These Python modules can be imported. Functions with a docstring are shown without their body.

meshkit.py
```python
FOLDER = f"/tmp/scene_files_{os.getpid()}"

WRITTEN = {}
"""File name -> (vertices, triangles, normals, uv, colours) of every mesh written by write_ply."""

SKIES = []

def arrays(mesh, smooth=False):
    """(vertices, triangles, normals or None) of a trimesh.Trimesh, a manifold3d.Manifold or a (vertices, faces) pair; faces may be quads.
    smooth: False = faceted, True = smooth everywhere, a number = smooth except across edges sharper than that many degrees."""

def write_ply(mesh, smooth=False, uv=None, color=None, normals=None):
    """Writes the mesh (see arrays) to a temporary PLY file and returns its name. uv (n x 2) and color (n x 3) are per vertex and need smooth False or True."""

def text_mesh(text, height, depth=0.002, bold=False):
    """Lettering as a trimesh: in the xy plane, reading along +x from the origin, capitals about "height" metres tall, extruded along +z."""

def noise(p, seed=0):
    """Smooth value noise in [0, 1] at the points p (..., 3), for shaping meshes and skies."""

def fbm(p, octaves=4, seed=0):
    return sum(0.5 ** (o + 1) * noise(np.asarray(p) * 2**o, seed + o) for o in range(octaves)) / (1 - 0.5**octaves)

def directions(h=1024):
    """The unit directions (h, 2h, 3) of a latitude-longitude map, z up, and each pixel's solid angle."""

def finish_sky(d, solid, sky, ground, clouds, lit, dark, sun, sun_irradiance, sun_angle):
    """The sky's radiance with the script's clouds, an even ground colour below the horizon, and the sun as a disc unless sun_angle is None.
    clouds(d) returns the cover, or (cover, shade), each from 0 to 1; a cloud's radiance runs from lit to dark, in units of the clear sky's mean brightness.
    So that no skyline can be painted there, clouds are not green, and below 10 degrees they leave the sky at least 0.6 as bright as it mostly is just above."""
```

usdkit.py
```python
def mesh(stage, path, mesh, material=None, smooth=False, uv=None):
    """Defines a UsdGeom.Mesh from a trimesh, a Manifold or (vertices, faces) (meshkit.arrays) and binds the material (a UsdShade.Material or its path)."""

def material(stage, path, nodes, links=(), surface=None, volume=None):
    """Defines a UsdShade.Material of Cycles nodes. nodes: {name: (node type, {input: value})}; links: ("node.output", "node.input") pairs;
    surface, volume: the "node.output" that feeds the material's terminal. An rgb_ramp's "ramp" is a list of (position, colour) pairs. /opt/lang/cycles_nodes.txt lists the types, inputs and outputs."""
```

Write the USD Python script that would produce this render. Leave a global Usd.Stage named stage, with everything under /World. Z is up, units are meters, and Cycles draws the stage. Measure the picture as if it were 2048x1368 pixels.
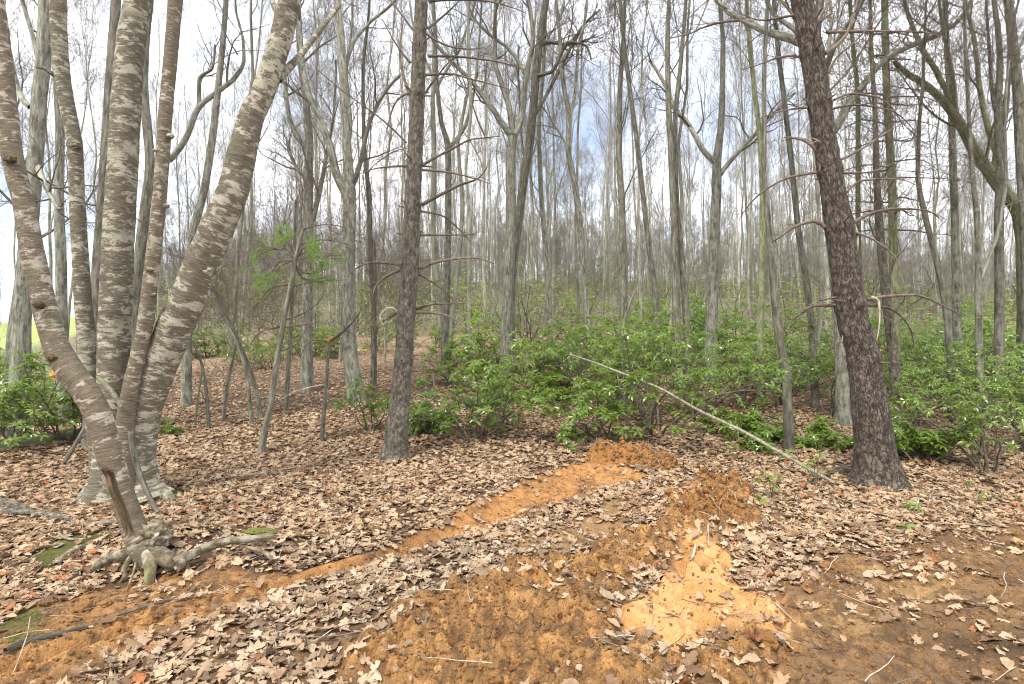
import math, random
import numpy as np, trimesh, meshkit, usdkit
from pxr import Usd, UsdGeom, UsdLux, UsdShade, Gf, Sdf, Vt
from scipy.interpolate import PchipInterpolator, interp1d
from scipy.spatial.transform import Rotation as Rot

stage = Usd.Stage.CreateInMemory()
UsdGeom.Xform.Define(stage, '/World')
UsdGeom.Scope.Define(stage, '/World/Looks')

# ------------------------------------------------------------------ camera, sky, sun, exposure
F, HOR, CAMZ = 1150.0, 684.0, 1.6          # focal length in photo pixels, eye level row, eye height
cam = UsdGeom.Camera.Define(stage, '/World/camera')
cam.CreateHorizontalApertureAttr(36.0)
cam.CreateVerticalApertureAttr(36.0 * 684 / 1024)
cam.CreateFocalLengthAttr(18.0 * F / 1024)
cam.CreateClippingRangeAttr((0.05, 5000.0))
cam.CreateExposureAttr(1.52)
cam.AddTranslateOp().Set((0, 0, CAMZ)); cam.AddRotateXOp().Set(90.0)

SUN_AZ, SUN_EL = math.radians(-150), math.radians(56)     # azimuth from +y towards +x
sd = np.array([math.sin(SUN_AZ) * math.cos(SUN_EL), math.cos(SUN_AZ) * math.cos(SUN_EL), math.sin(SUN_EL)])
dome = UsdLux.DomeLight.Define(stage, '/World/sky')
holes = [((1130, 265), .992), ((1445, 180), .990), ((1500, 290), .994), ((-40, 520), .975), ((1180, 560), .9985), ((610, 180), .997)]
nodes = {
    'tc': ('texture_coordinate', {}),
    'sky': ('sky_texture', {'sky_type': 'single_scattering', 'sun_disc': False, 'sun_elevation': SUN_EL, 'sun_rotation': SUN_AZ}),
    'map': ('mapping', {'scale': (1, 1, 2.2)}),
    'n': ('noise_texture', {'scale': 3.2, 'detail': 7, 'roughness': .6, 'distortion': .3}),
    'n2': ('noise_texture', {'scale': 1.9, 'detail': 6, 'roughness': .6}),
    'shade': ('rgb_ramp', {'ramp': [(0.3, (6.2, 6.9, 8.4)), (0.5, (9.0, 9.4, 10.2)), (0.7, (11.5, 11.6, 11.9))]}),
    'cov': ('map_range', {'from_min': .36, 'from_max': .47, 'to_min': .45, 'to_max': 1.0, 'clamp': True}),
    'mix': ('mix_color', {}),
    'bg': ('background_shader', {'strength': 0.08}),
}
links = [('tc.generated', 'map.vector'), ('map.vector', 'n.vector'), ('map.vector', 'n2.vector'), ('n2.fac', 'shade.fac'), ('n.fac', 'cov.value'),
         ('sky.color', 'mix.a'), ('shade.color', 'mix.b')]
prev = 'cov.result'
for i, ((hx, hy), c0) in enumerate(holes):                  # breaks in the cloud with blue sky behind
    d = np.array([(hx - 1024) / F, 1, (HOR - hy) / F]); d /= np.linalg.norm(d)
    nodes[f'w{i}'] = ('vector_math', {'math_type': 'normalize'})
    nodes[f'd{i}'] = ('vector_math', {'math_type': 'dot_product', 'vector2': tuple(d)})
    nodes[f'ns{i}'] = ('math', {'math_type': 'multiply_add', 'value2': (1 - c0) * 1.6, 'value3': -(1 - c0) * .8})
    nodes[f'a{i}'] = ('math', {'math_type': 'add'})
    nodes[f'r{i}'] = ('map_range', {'range_type': 'smoothstep', 'from_min': c0 - (1 - c0) * .5, 'from_max': 1.0, 'to_min': 1.0, 'to_max': .25 if i in (0, 3) else .62, 'clamp': True})
    nodes[f'm{i}'] = ('math', {'math_type': 'multiply'})
    links += [('tc.generated', f'w{i}.vector1'), (f'w{i}.vector', f'd{i}.vector1'), ('n.fac', f'ns{i}.value1'), (f'd{i}.value', f'a{i}.value1'), (f'ns{i}.value', f'a{i}.value2'), (f'a{i}.value', f'r{i}.value'), (prev, f'm{i}.value1'), (f'r{i}.result', f'm{i}.value2')]
    prev = f'm{i}.value'
links += [(prev, 'mix.fac'), ('mix.result', 'bg.color')]
sky_m = usdkit.material(stage, '/World/Looks/sky', nodes, links, surface='bg.background')
UsdShade.MaterialBindingAPI.Apply(dome.GetPrim()).Bind(sky_m)
dome.GetPrim().SetCustomDataByKey('kind', 'structure')
sun = UsdLux.DistantLight.Define(stage, '/World/sun')
sun.CreateNormalizeAttr(True); sun.CreateIntensityAttr(0.52); sun.CreateAngleAttr(10.0); sun.CreateColorAttr((1.0, .95, .87))
q = Rot.align_vectors([sd], [[0, 0, 1]])[0].as_quat()
sun.AddOrientOp().Set(Gf.Quatf(float(q[3]), float(q[0]), float(q[1]), float(q[2])))

# ------------------------------------------------------------------ helpers
used = {}
def numbered(parent, name):
    k = (parent, name); n = used.get(k, 0); used[k] = n + 1
    return f'{parent}/{name}' + (f'_{n:03d}' if n else '')
def keys(prim, **kw):
    for k, v in kw.items():
        if v: prim.SetCustomDataByKey({'cat': 'category'}.get(k, k), v)
    return prim
def thing(name, label=None, cat=None, loc=(0, 0, 0), rz=0, scale=None, group=None, kind=None, parent='/World'):
    x = UsdGeom.Xform.Define(stage, numbered(parent, name))
    x.AddTranslateOp().Set(tuple(map(float, loc)))
    if rz: x.AddRotateZOp().Set(float(rz))
    if scale is not None: x.AddScaleOp().Set(tuple(map(float, np.broadcast_to(scale, 3))))
    return keys(x.GetPrim(), label=label, cat=cat, group=group, kind=kind)
def part(parent, name, vf, mat, smooth=True, rest=None, color=None, label=None, kind=None, cat=None, group=None):
    p = str(parent.GetPath()) if hasattr(parent, 'GetPath') else parent
    v, f = vf
    m = usdkit.mesh(stage, numbered(p, name), (v, f), MAT[mat], smooth=smooth)
    pv = UsdGeom.PrimvarsAPI(m)
    if rest is not None: pv.CreatePrimvar('rest', Sdf.ValueTypeNames.Float3Array, 'vertex').Set(Vt.Vec3fArray.FromNumpy(np.asarray(rest, np.float32)))
    if color is not None:
        for n, a in color.items(): pv.CreatePrimvar(n, Sdf.ValueTypeNames.Color3fArray, 'vertex').Set(Vt.Vec3fArray.FromNumpy(np.asarray(a, np.float32)))
    return keys(m.GetPrim(), label=label, kind=kind, cat=cat, group=group)
protos = stage.CreateClassPrim('/World/Prototypes')
def proto(name):
    return UsdGeom.Xform.Define(stage, numbered('/World/Prototypes', name)).GetPrim()
def copy_of(pr, name, label, cat, loc, rz=0, scale=1, group=None):
    t = thing(name, label, cat, loc, rz, scale, group)
    t.GetReferences().AddInternalReference(pr.GetPath()); t.SetInstanceable(True)
    return t
def joined(ms):
    o, V, Fc = 0, [], []
    for v, f in ms: V.append(v); Fc.append(f + o); o += len(v)
    return np.vstack(V), np.vstack(Fc)
def norm(a): return a / np.maximum(np.linalg.norm(a, axis=-1, keepdims=True), 1e-9)
def ss(a, b, x):
    t = np.clip((np.asarray(x, float) - a) / (b - a), 0, 1); return t * t * (3 - 2 * t)

def tubes(P, R, s):
    """Batch of tubes: P (B,n,3) centre lines, R (B,n) radii or (B,n,s)."""
    P = np.asarray(P, float); B, n, _ = P.shape
    R = np.asarray(R, float); R = R[..., None] if R.ndim == 2 else R
    T = norm(np.gradient(P, axis=1))
    ax = norm(P[:, -1] - P[:, 0])
    ref = np.where(np.abs(ax[:, 2:3]) < .8, np.array([[0, 0, 1.0]]), np.array([[1.0, 0, 0]]))
    U = norm(np.cross(T, ref[:, None])); W = np.cross(T, U)
    a = np.arange(s) * 2 * np.pi / s
    v = P[:, :, None] + R[..., None] * (np.cos(a)[:, None] * U[:, :, None] + np.sin(a)[:, None] * W[:, :, None])
    i = np.arange(B)[:, None, None] * n * s + np.arange(n - 1)[:, None] * s + np.arange(s)
    j = np.arange(B)[:, None, None] * n * s + np.arange(n - 1)[:, None] * s + (np.arange(s) + 1) % s
    q4 = np.stack([i, j, j + s, i + s], -1).reshape(-1, 4)
    return v.reshape(-1, 3), np.vstack([q4[:, [0, 2, 1]], q4[:, [0, 3, 2]]])

def grow(P, R, k, rng, t0=.3, t1=1., L=(1, 2), ang=(30, 60), rf=.5, n=6, up=.1, wob=.15, taper=.25, rmin=.004, shrink=.5):
    """k children on each parent line: (points (B*k,n,3), radii)."""
    B, m, _ = P.shape
    t = t0 + (t1 - t0) * (np.arange(k) + rng.uniform(.05, .95, (B, k))) / k
    x = t * (m - 1); i = np.minimum(x.astype(int), m - 2); fr = (x - i)[..., None]
    b = np.arange(B)[:, None]
    S = P[b, i] * (1 - fr) + P[b, i + 1] * fr
    r = R[b, i] * (1 - fr[..., 0]) + R[b, i + 1] * fr[..., 0]
    T = norm(P[b, i + 1] - P[b, i])
    side = norm(np.cross(T, rng.normal(size=(B, k, 3))))
    A = np.radians(rng.uniform(*ang, (B, k)))[..., None]
    D = norm(np.cos(A) * T + np.sin(A) * side).reshape(-1, 3)
    ln = (rng.uniform(*L, (B, k)) * (1 - shrink * (t - t0) / max(t1 - t0, 1e-6))).reshape(-1)
    r0 = np.maximum(r.reshape(-1) * rf * rng.uniform(.8, 1.1, B * k), rmin)
    pts = [S.reshape(-1, 3)]; bend = rng.normal(size=D.shape) * wob
    for s in range(n - 1):
        D = norm(D + bend * .5 + rng.normal(size=D.shape) * wob + np.array([0, 0, up]))
        pts.append(pts[-1] + D * (ln / (n - 1))[:, None])
    return np.stack(pts, 1), np.maximum(r0[:, None] * np.linspace(1, taper, n), rmin * .7)

def smooth_line(C, step):
    """Catmull-like resampling of control rows (any columns, first three are xyz)."""
    C = np.asarray(C, float)
    s = np.r_[0, np.cumsum(np.linalg.norm(np.diff(C[:, :3], axis=0), axis=1))]
    n = max(4, int(s[-1] / step) + 1)
    return PchipInterpolator(s, C, axis=0)(np.linspace(0, s[-1], n))

# ------------------------------------------------------------------ the lie of the land
_prof = PchipInterpolator([-60, -5, 0, 5, 7.5, 11, 16, 22, 30, 60, 120, 200, 500], [-.6, -.1, 0, 0, .08, .33, .92, 1.5, 2.3, 6.0, 14.0, 21, 24])
_left = PchipInterpolator([-60, 0, 8, 14, 30, 70, 140, 260, 500], [-.6, 0, .02, -.2, -1.2, -1.0, 2.5, 9.0, 16])
def base_h(x, y):
    x, y = np.asarray(x, float), np.asarray(y, float)
    u = x / (np.maximum(y, 0) + 4)
    m = ss(-.95, -.38, u) * (1 - .35 * ss(.35, .8, u))
    return np.where(y > 0, _prof(y) * m + _left(y) * (1 - ss(-.95, -.38, u)), _prof(y))
def ground_at(px, py):
    """Where the view ray through a pixel of the photograph meets the land."""
    dx, dz = (px - 1024) / F, (HOR - py) / F
    Y = np.concatenate([np.arange(1.5, 30, .02), np.arange(30, 260, .5)])
    g = base_h(dx * Y, Y) - (CAMZ + dz * Y)
    k = np.argmax(g > 0)
    return np.array([dx * Y[k], Y[k], base_h(dx * Y[k], Y[k])])
def at(px, py, Y): return np.array([(px - 1024) / F * Y, Y, CAMZ + (HOR - py) / F * Y])

def poly_sd(poly, x, y):
    """Signed distance (inside positive) to a polygon given in photo pixels, on the ground."""
    P = np.array([ground_at(*p)[:2] for p in poly]); Q = np.roll(P, -1, 0)
    d = np.full(x.shape, 1e9); ins = np.zeros(x.shape, bool)
    for (ax, ay), (bx, by) in zip(P, Q):
        ex, ey = bx - ax, by - ay
        t = np.clip(((x - ax) * ex + (y - ay) * ey) / (ex * ex + ey * ey), 0, 1)
        d = np.minimum(d, np.hypot(x - ax - t * ex, y - ay - t * ey))
        c = (ay > y) != (by > y)
        with np.errstate(all='ignore'): ins ^= c & (x < ex * (y - ay) / (ey if ey else 1e-9) + ax)
    return np.where(ins, d, -d)
def line_sd(pts, x, y):
    """(distance, distance along, width there) to a polyline of (px, py, half width in metres)."""
    P = np.array([ground_at(a, b)[:2] for a, b, _ in pts]); W = [w for *_, w in pts]
    d = np.full(x.shape, 1e9); al = np.zeros(x.shape); ww = np.full(x.shape, .1); s0 = 0; sg = np.zeros(x.shape)
    for k in range(len(P) - 1):
        a, e = P[k], P[k + 1] - P[k]; l = np.hypot(*e)
        t = np.clip(((x - a[0]) * e[0] + (y - a[1]) * e[1]) / l ** 2, 0, 1)
        ox, oy = x - a[0] - t * e[0], y - a[1] - t * e[1]
        dd = np.hypot(ox, oy); c = dd < d
        d = np.where(c, dd, d); al = np.where(c, s0 + t * l, al); ww = np.where(c, W[k] + t * (W[k + 1] - W[k]), ww)
        sg = np.where(c, np.sign(ox * e[1] - oy * e[0]), sg); s0 += l
    return d, al, ww, sg

RUT = [(20, 1350, .10), (330, 1240, .10), (480, 1208, .09), (560, 1185, .11), (700, 1140, .10), (780, 1112, .13), (900, 1066, .20), (1050, 1005, .34), (1200, 955, .50)]
CLAY = [(1255, 1320), (1240, 1225), (1320, 1150), (1385, 1075), (1450, 1105), (1480, 1165), (1560, 1215), (1565, 1275), (1440, 1275), (1350, 1318)]
CRUMB1 = [(840, 1440), (760, 1380), (730, 1310), (820, 1235), (940, 1175), (1180, 1110), (1300, 1060), (1380, 980), (1490, 985), (1530, 1060), (1450, 1090), (1330, 1140), (1235, 1220), (1250, 1330), (1480, 1290), (1560, 1368)]
RIGHT = [(1450, 1368), (1560, 1280), (1560, 1200), (1660, 1130), (1830, 1085), (2090, 1040), (2400, 1100), (2300, 1500), (1500, 1450)]
BANK = [(-80, 1420), (-40, 1300), (110, 1215), (170, 1165), (250, 1135), (330, 1140), (430, 1130), (560, 1150), (600, 1185), (480, 1225), (340, 1270), (240, 1320), (120, 1400)]
TREAD = [(1000, 1090), (1200, 1010), (1290, 965), (1300, 1010), (1230, 1075), (1090, 1125)]
MOSS = [[(40, 1130), (120, 1075), (230, 1065), (245, 1085), (150, 1110), (90, 1150)], [(318, 985), (365, 970), (372, 985), (330, 998)], [(500, 1078), (545, 1062), (550, 1075), (510, 1092)], [(0, 1260), (60, 1210), (110, 1240), (40, 1300)]]

def land(x, y):
    """(height, masks) of the ground near the camera; masks: rut, clay, crumb, right, bank, tread, moss in 0..1."""
    sh = x.shape; p = np.stack([x, y, np.zeros(sh)], -1)
    h = base_h(x, y)
    h = h + .09 * (meshkit.fbm(p / 1.7, 3, 5) - .5) + .035 * (meshkit.fbm(p / .35, 3, 9) - .5)
    M = {k: np.zeros(sh) for k in ('rut', 'clay', 'crumb', 'right', 'bank', 'tread', 'moss')}
    near = (y > 1) & (y < 10) & (np.abs(x) < 9)
    if near.any():
        xx, yy, pp = x[near], y[near], p[near]
        e = (meshkit.fbm(pp / .22, 4, 21) - .5); e2 = meshkit.fbm(pp / .06, 3, 22) - .5
        jag = .34 * e + .12 * e2
        d, al, w, sg = line_sd(RUT, xx, yy)
        rut = ss(.05, -.05, d - w + jag * .6)
        clay = ss(-.11, .11, poly_sd(CLAY, xx, yy) + jag * 1.1)
        crumb = ss(-.12, .12, poly_sd(CRUMB1, xx, yy) + jag * 1.3) * (1 - clay)
        right = ss(-.2, .2, poly_sd(RIGHT, xx, yy) + jag * 2) * (1 - crumb)
        bank = ss(-.06, .1, poly_sd(BANK, xx, yy) + jag)
        tread = ss(-.05, .08, poly_sd(TREAD, xx, yy) + jag * .5)
        moss = np.max([ss(-.03, .04, poly_sd(m, xx, yy) + jag * .5) for m in MOSS], 0)
        hh = h[near]
        hh = hh + rut * .03 * e2 - .075 * rut * ss(w, 0 * w, d) + .035 * np.exp(-((d - w) / .07) ** 2)
        hh = hh - .035 * tread * (.5 + .5 * np.sin((xx * .45 + yy * .9) * 2 * np.pi / .105 + 4 * e)) * ss(.2, .5, .5 + e)
        # smeared wet clay: smooth folds pressed by a wheel
        fold = np.sin((xx * .8 + yy * 1.3) * 9 + 9 * e) * .034 + np.sin((xx * 1.6 - yy * .5) * 11 + 8 * e) * .022 + .03 * np.abs(e) - .02 * ss(.03, .0, np.abs(e)) + .02 * e2
        hh = hh + clay * (fold + .03) - clay * .035 * (h[near] - base_h(xx, yy)) 
        lump = np.abs(meshkit.fbm(pp / .14, 4, 31) - .5) * 2
        hh = hh + crumb * (.11 * (1 - lump) ** 2 + .075 * e2 + .05 * np.abs(meshkit.fbm(pp / .03, 3, 35) - .5) + .01)
        hh = hh + right * (.045 * (1 - lump) + .045 * e2 + .012 * np.sin((xx * .5 + yy) * 2 * np.pi / .26 + 6 * e))
        hh = hh + bank * (.03 * e + .05 * e2)
        # the little washed-out hollow under the leaning tree's roots, and the bank behind it
        bx, by = ground_at(292, 1128)[:2]
        hh = hh + .14 * np.exp(-(((xx - bx) / .6) ** 2 + ((yy - by - .35) / .28) ** 2)) - .10 * np.exp(-(((xx - bx - .05) / .42) ** 2 + ((yy - by + .22) / .2) ** 2))
        h[near] = hh
        for k, v in zip(M, (rut, clay, crumb, right, bank, tread, moss)): M[k][near] = v
    return h, M

# ------------------------------------------------------------------ materials
MAT = {}
def mat(name, nodes, links, surface='p.BSDF'):
    MAT[name] = usdkit.material(stage, f'/World/Looks/{name}', nodes, links, surface=surface)
def bark(name, ramp, zs=.35, scale=16, fine=70, bumpd=.012, lichen=None, lichen_at=(.56, .66), use_rest=True, vary=.25, rough=.85, plates=False, moss=None):
    """Bark: a stretched noise in the trunk's own unrolled coordinates, with optional lichen blotches."""
    n = {'c': ('attribute', {'attribute': 'rest'}) if use_rest else ('texture_coordinate', {}),
         'mp': ('mapping', {'scale': (1, 1, zs)}),
         'n': ('noise_texture', {'scale': scale, 'detail': 6, 'roughness': .62}),
         'f': ('noise_texture', {'scale': fine, 'detail': 4, 'roughness': .6}),
         'am': ('math', {'math_type': 'multiply_add', 'value2': .35, 'value3': -.175}), 'ad': ('math', {'math_type': 'add'}),
         'r': ('rgb_ramp', {'ramp': ramp}),
         'oi': ('object_info', {}), 'vv': ('map_range', {'to_min': 1 - vary, 'to_max': 1 + vary}), 'hs': ('hsv', {}),
         'b': ('bump', {'strength': .9, 'distance': bumpd}), 'p': ('principled_bsdf', {'roughness': rough, 'specular_ior_level': .25})}
    src = 'c.vector' if use_rest else 'c.object'
    l = [(src, 'mp.vector'), ('mp.vector', 'n.vector'), ('mp.vector', 'f.vector'), ('f.fac', 'am.value1'), ('n.fac', 'ad.value1'), ('am.value', 'ad.value2'),
         ('ad.value', 'r.fac'), ('ad.value', 'b.height'), ('oi.random', 'vv.value'), ('vv.result', 'hs.value'), ('b.normal', 'p.normal')]
    cur = 'r.color'
    for k, (spec, at_, sc, zz) in enumerate([x for x in ((lichen, lichen_at, 9, 1.0), (moss, (.55, .7), 5, .4)) if x[0]]):
        n |= {f'lm{k}': ('mapping', {'scale': (1, 1, zz), 'location': (3.1 + k, 1.7, 5.2)}), f'ln{k}': ('noise_texture', {'scale': sc, 'detail': 7, 'roughness': .66}),
              f'lr{k}': ('map_range', {'from_min': at_[0], 'from_max': at_[1], 'to_max': .85, 'clamp': True}), f'lx{k}': ('mix_color', {'b': spec})}
        l += [(src, f'lm{k}.vector'), (f'lm{k}.vector', f'ln{k}.vector'), (f'ln{k}.fac', f'lr{k}.value'), (f'lr{k}.result', f'lx{k}.fac'), (cur, f'lx{k}.a')]
        cur = f'lx{k}.result'
    if plates:          # dark cracks between scaly plates
        n |= {'pm': ('mapping', {'scale': (1, 1, .3)}), 'pn': ('noise_texture', {'scale': 30, 'detail': 5, 'roughness': .65}), 'ps': ('vector_math', {'math_type': 'scale', 'scale': .11}), 'pa': ('vector_math', {'math_type': 'add'}),
              'pv': ('voronoi_texture', {'feature': 'distance_to_edge', 'scale': 30}), 'pr': ('map_range', {'from_min': .0, 'from_max': .13, 'to_min': 1 - plates, 'to_max': 1.1, 'clamp': True}), 'px': ('vector_math', {'math_type': 'scale'}),
              'ph': ('math', {'math_type': 'multiply_add', 'value2': .35})}
        l = [x for x in l if x[1] != 'b.height'] + [(src, 'pm.vector'), ('pm.vector', 'pn.vector'), ('pn.color', 'ps.vector1'), ('pm.vector', 'pa.vector1'), ('ps.vector', 'pa.vector2'), ('pa.vector', 'pv.vector'), ('pv.distance', 'pr.value'),
              (cur, 'px.vector1'), ('pr.result', 'px.scale'), ('ad.value', 'ph.value1'), ('pr.result', 'ph.value3'), ('ph.value', 'b.height')]
        cur = 'px.vector'
    l += [(cur, 'hs.color'), ('hs.color', 'p.base_color')]
    mat(name, n, l)

# smooth bark with pale patches lying across the stem
def patch_bark(name, dark, mid, pale, lo, hi, zs=2.6, scale=11):
    n = {'c': ('attribute', {'attribute': 'rest'}), 'mp': ('mapping', {'scale': (1, 1, zs)}), 'mp2': ('mapping', {'scale': (1, 1, 5.0)}), 'mp3': ('mapping', {'scale': (.25, .25, 1.0)}),
         'n': ('noise_texture', {'scale': scale, 'detail': 7, 'roughness': .7, 'distortion': .35}),
         'd': ('noise_texture', {'scale': 17, 'detail': 6, 'roughness': .7}),
         'g': ('noise_texture', {'scale': 3.2, 'detail': 5, 'roughness': .65}), 'k': ('noise_texture', {'scale': 9, 'detail': 3}),
         'fine': ('noise_texture', {'scale': 160, 'detail': 3, 'roughness': .7}),
         'base': ('rgb_ramp', {'ramp': [(.32, dark), (.52, mid), (.7, tuple(1.5 * c for c in mid))]}),
         'gl': ('math', {'math_type': 'multiply_add', 'value2': .5}), 'dl': ('math', {'math_type': 'multiply_add', 'value2': .35}), 'pm': ('map_range', {'from_min': lo, 'from_max': hi, 'clamp': True}), 'x1': ('mix_color', {'b': pale}),
         'gm': ('map_range', {'from_min': .56, 'from_max': .68, 'to_max': .6, 'clamp': True}), 'x2': ('mix_color', {'b': (.13, .135, .075)}),
         'km': ('map_range', {'from_min': .62, 'from_max': .72, 'to_max': .5, 'clamp': True}), 'x3': ('mix_color', {'b': (.045, .037, .025)}),
         'fm': ('map_range', {'from_min': .3, 'from_max': .7, 'to_min': .72, 'to_max': 1.22}), 'x4': ('vector_math', {'math_type': 'scale'}),
         'hb': ('math', {'math_type': 'multiply_add', 'value2': .5}), 'b': ('bump', {'strength': .8, 'distance': .006}),
         'p': ('principled_bsdf', {'roughness': .8, 'specular_ior_level': .25})}
    l = [('c.vector', 'mp.vector'), ('mp.vector', 'n.vector'), ('c.vector', 'mp2.vector'), ('mp2.vector', 'd.vector'), ('c.vector', 'g.vector'), ('c.vector', 'fine.vector'), ('c.vector', 'mp3.vector'), ('mp3.vector', 'k.vector'),
         ('d.fac', 'base.fac'), ('g.fac', 'gl.value1'), ('n.fac', 'gl.value3'), ('d.fac', 'dl.value1'), ('gl.value', 'dl.value3'), ('dl.value', 'pm.value'), ('pm.result', 'x1.fac'), ('base.color', 'x1.a'), ('g.fac', 'gm.value'), ('gm.result', 'x2.fac'), ('x1.result', 'x2.a'),
         ('k.fac', 'km.value'), ('km.result', 'x3.fac'), ('x2.result', 'x3.a'), ('fine.fac', 'fm.value'), ('x3.result', 'x4.vector1'), ('fm.result', 'x4.scale'), ('x4.vector', 'p.base_color'),
         ('d.fac', 'hb.value1'), ('fine.fac', 'hb.value3'), ('hb.value', 'b.height'), ('b.normal', 'p.normal')]
    mat(name, n, l)
patch_bark('beech_bark', (.055, .047, .032), (.13, .112, .077), (.36, .325, .25), .925, 1.0, zs=1.8, scale=9)
patch_bark('leaning_bark', (.062, .050, .034), (.14, .112, .076), (.36, .305, .24), .97, 1.03, zs=1.7, scale=10)
bark('root_bark', [(.3, (.045, .034, .02)), (.5, (.125, .098, .06)), (.7, (.25, .21, .14))], zs=.8, scale=18, fine=90, bumpd=.01, lichen=(.36, .33, .26), lichen_at=(.50, .60), moss=(.10, .105, .03))
bark('hollow_wood', [(.3, (.015, .010, .006)), (.5, (.06, .04, .022)), (.7, (.16, .10, .055))], zs=.12, scale=40, fine=120, bumpd=.02)
bark('pine_bark', [(.28, (.05, .042, .031)), (.46, (.115, .098, .073)), (.6, (.175, .153, .117)), (.75, (.26, .232, .18))], plates=.25, zs=.5, scale=24, fine=80, bumpd=.02, lichen=(.21, .22, .19), lichen_at=(.60, .72))
bark('red_pine_bark', [(.25, (.06, .047, .035)), (.46, (.105, .082, .062)), (.6, (.15, .121, .095)), (.8, (.24, .20, .16))], plates=.55, zs=.5, scale=24, fine=80, bumpd=.02, lichen=(.15, .145, .12), lichen_at=(.68, .8))
bark('grey_bark', [(.3, (.05, .046, .034)), (.5, (.17, .160, .122)), (.7, (.32, .308, .25))], zs=.16, scale=26, fine=70, bumpd=.02, lichen=(.24, .26, .20), lichen_at=(.52, .66))
bark('dark_bark', [(.3, (.045, .041, .030)), (.5, (.125, .116, .086)), (.7, (.23, .218, .17))], zs=.16, scale=26, fine=70, bumpd=.02, lichen=(.20, .21, .17), lichen_at=(.58, .70))
bark('mossy_bark', [(.3, (.07, .07, .038)), (.5, (.17, .17, .095)), (.7, (.28, .28, .18))], zs=.2, scale=24, fine=70, bumpd=.01, lichen=(.12, .17, .05), lichen_at=(.5, .62))
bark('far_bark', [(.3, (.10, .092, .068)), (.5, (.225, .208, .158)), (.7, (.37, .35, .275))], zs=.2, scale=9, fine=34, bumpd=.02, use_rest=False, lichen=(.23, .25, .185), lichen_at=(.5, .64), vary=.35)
bark('twig_bark', [(.3, (.06, .048, .036)), (.6, (.16, .135, .105))], use_rest=False, vary=.3, bumpd=.002)
bark('dead_twig', [(.3, (.045, .034, .026)), (.6, (.15, .115, .085))], use_rest=False, vary=.2, bumpd=.003, zs=1)
bark('pale_twig', [(.3, (.20, .165, .12)), (.6, (.42, .36, .28))], use_rest=False, vary=.25, bumpd=.003, zs=1)
bark('pole_bark', [(.3, (.08, .075, .048)), (.5, (.165, .155, .105)), (.7, (.27, .255, .19))], zs=1.5, scale=18, bumpd=.003, moss=(.17, .20, .08))
bark('orange_wood', [(.3, (.35, .14, .03)), (.6, (.6, .28, .08))], use_rest=False, bumpd=.004, zs=.3)

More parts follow.
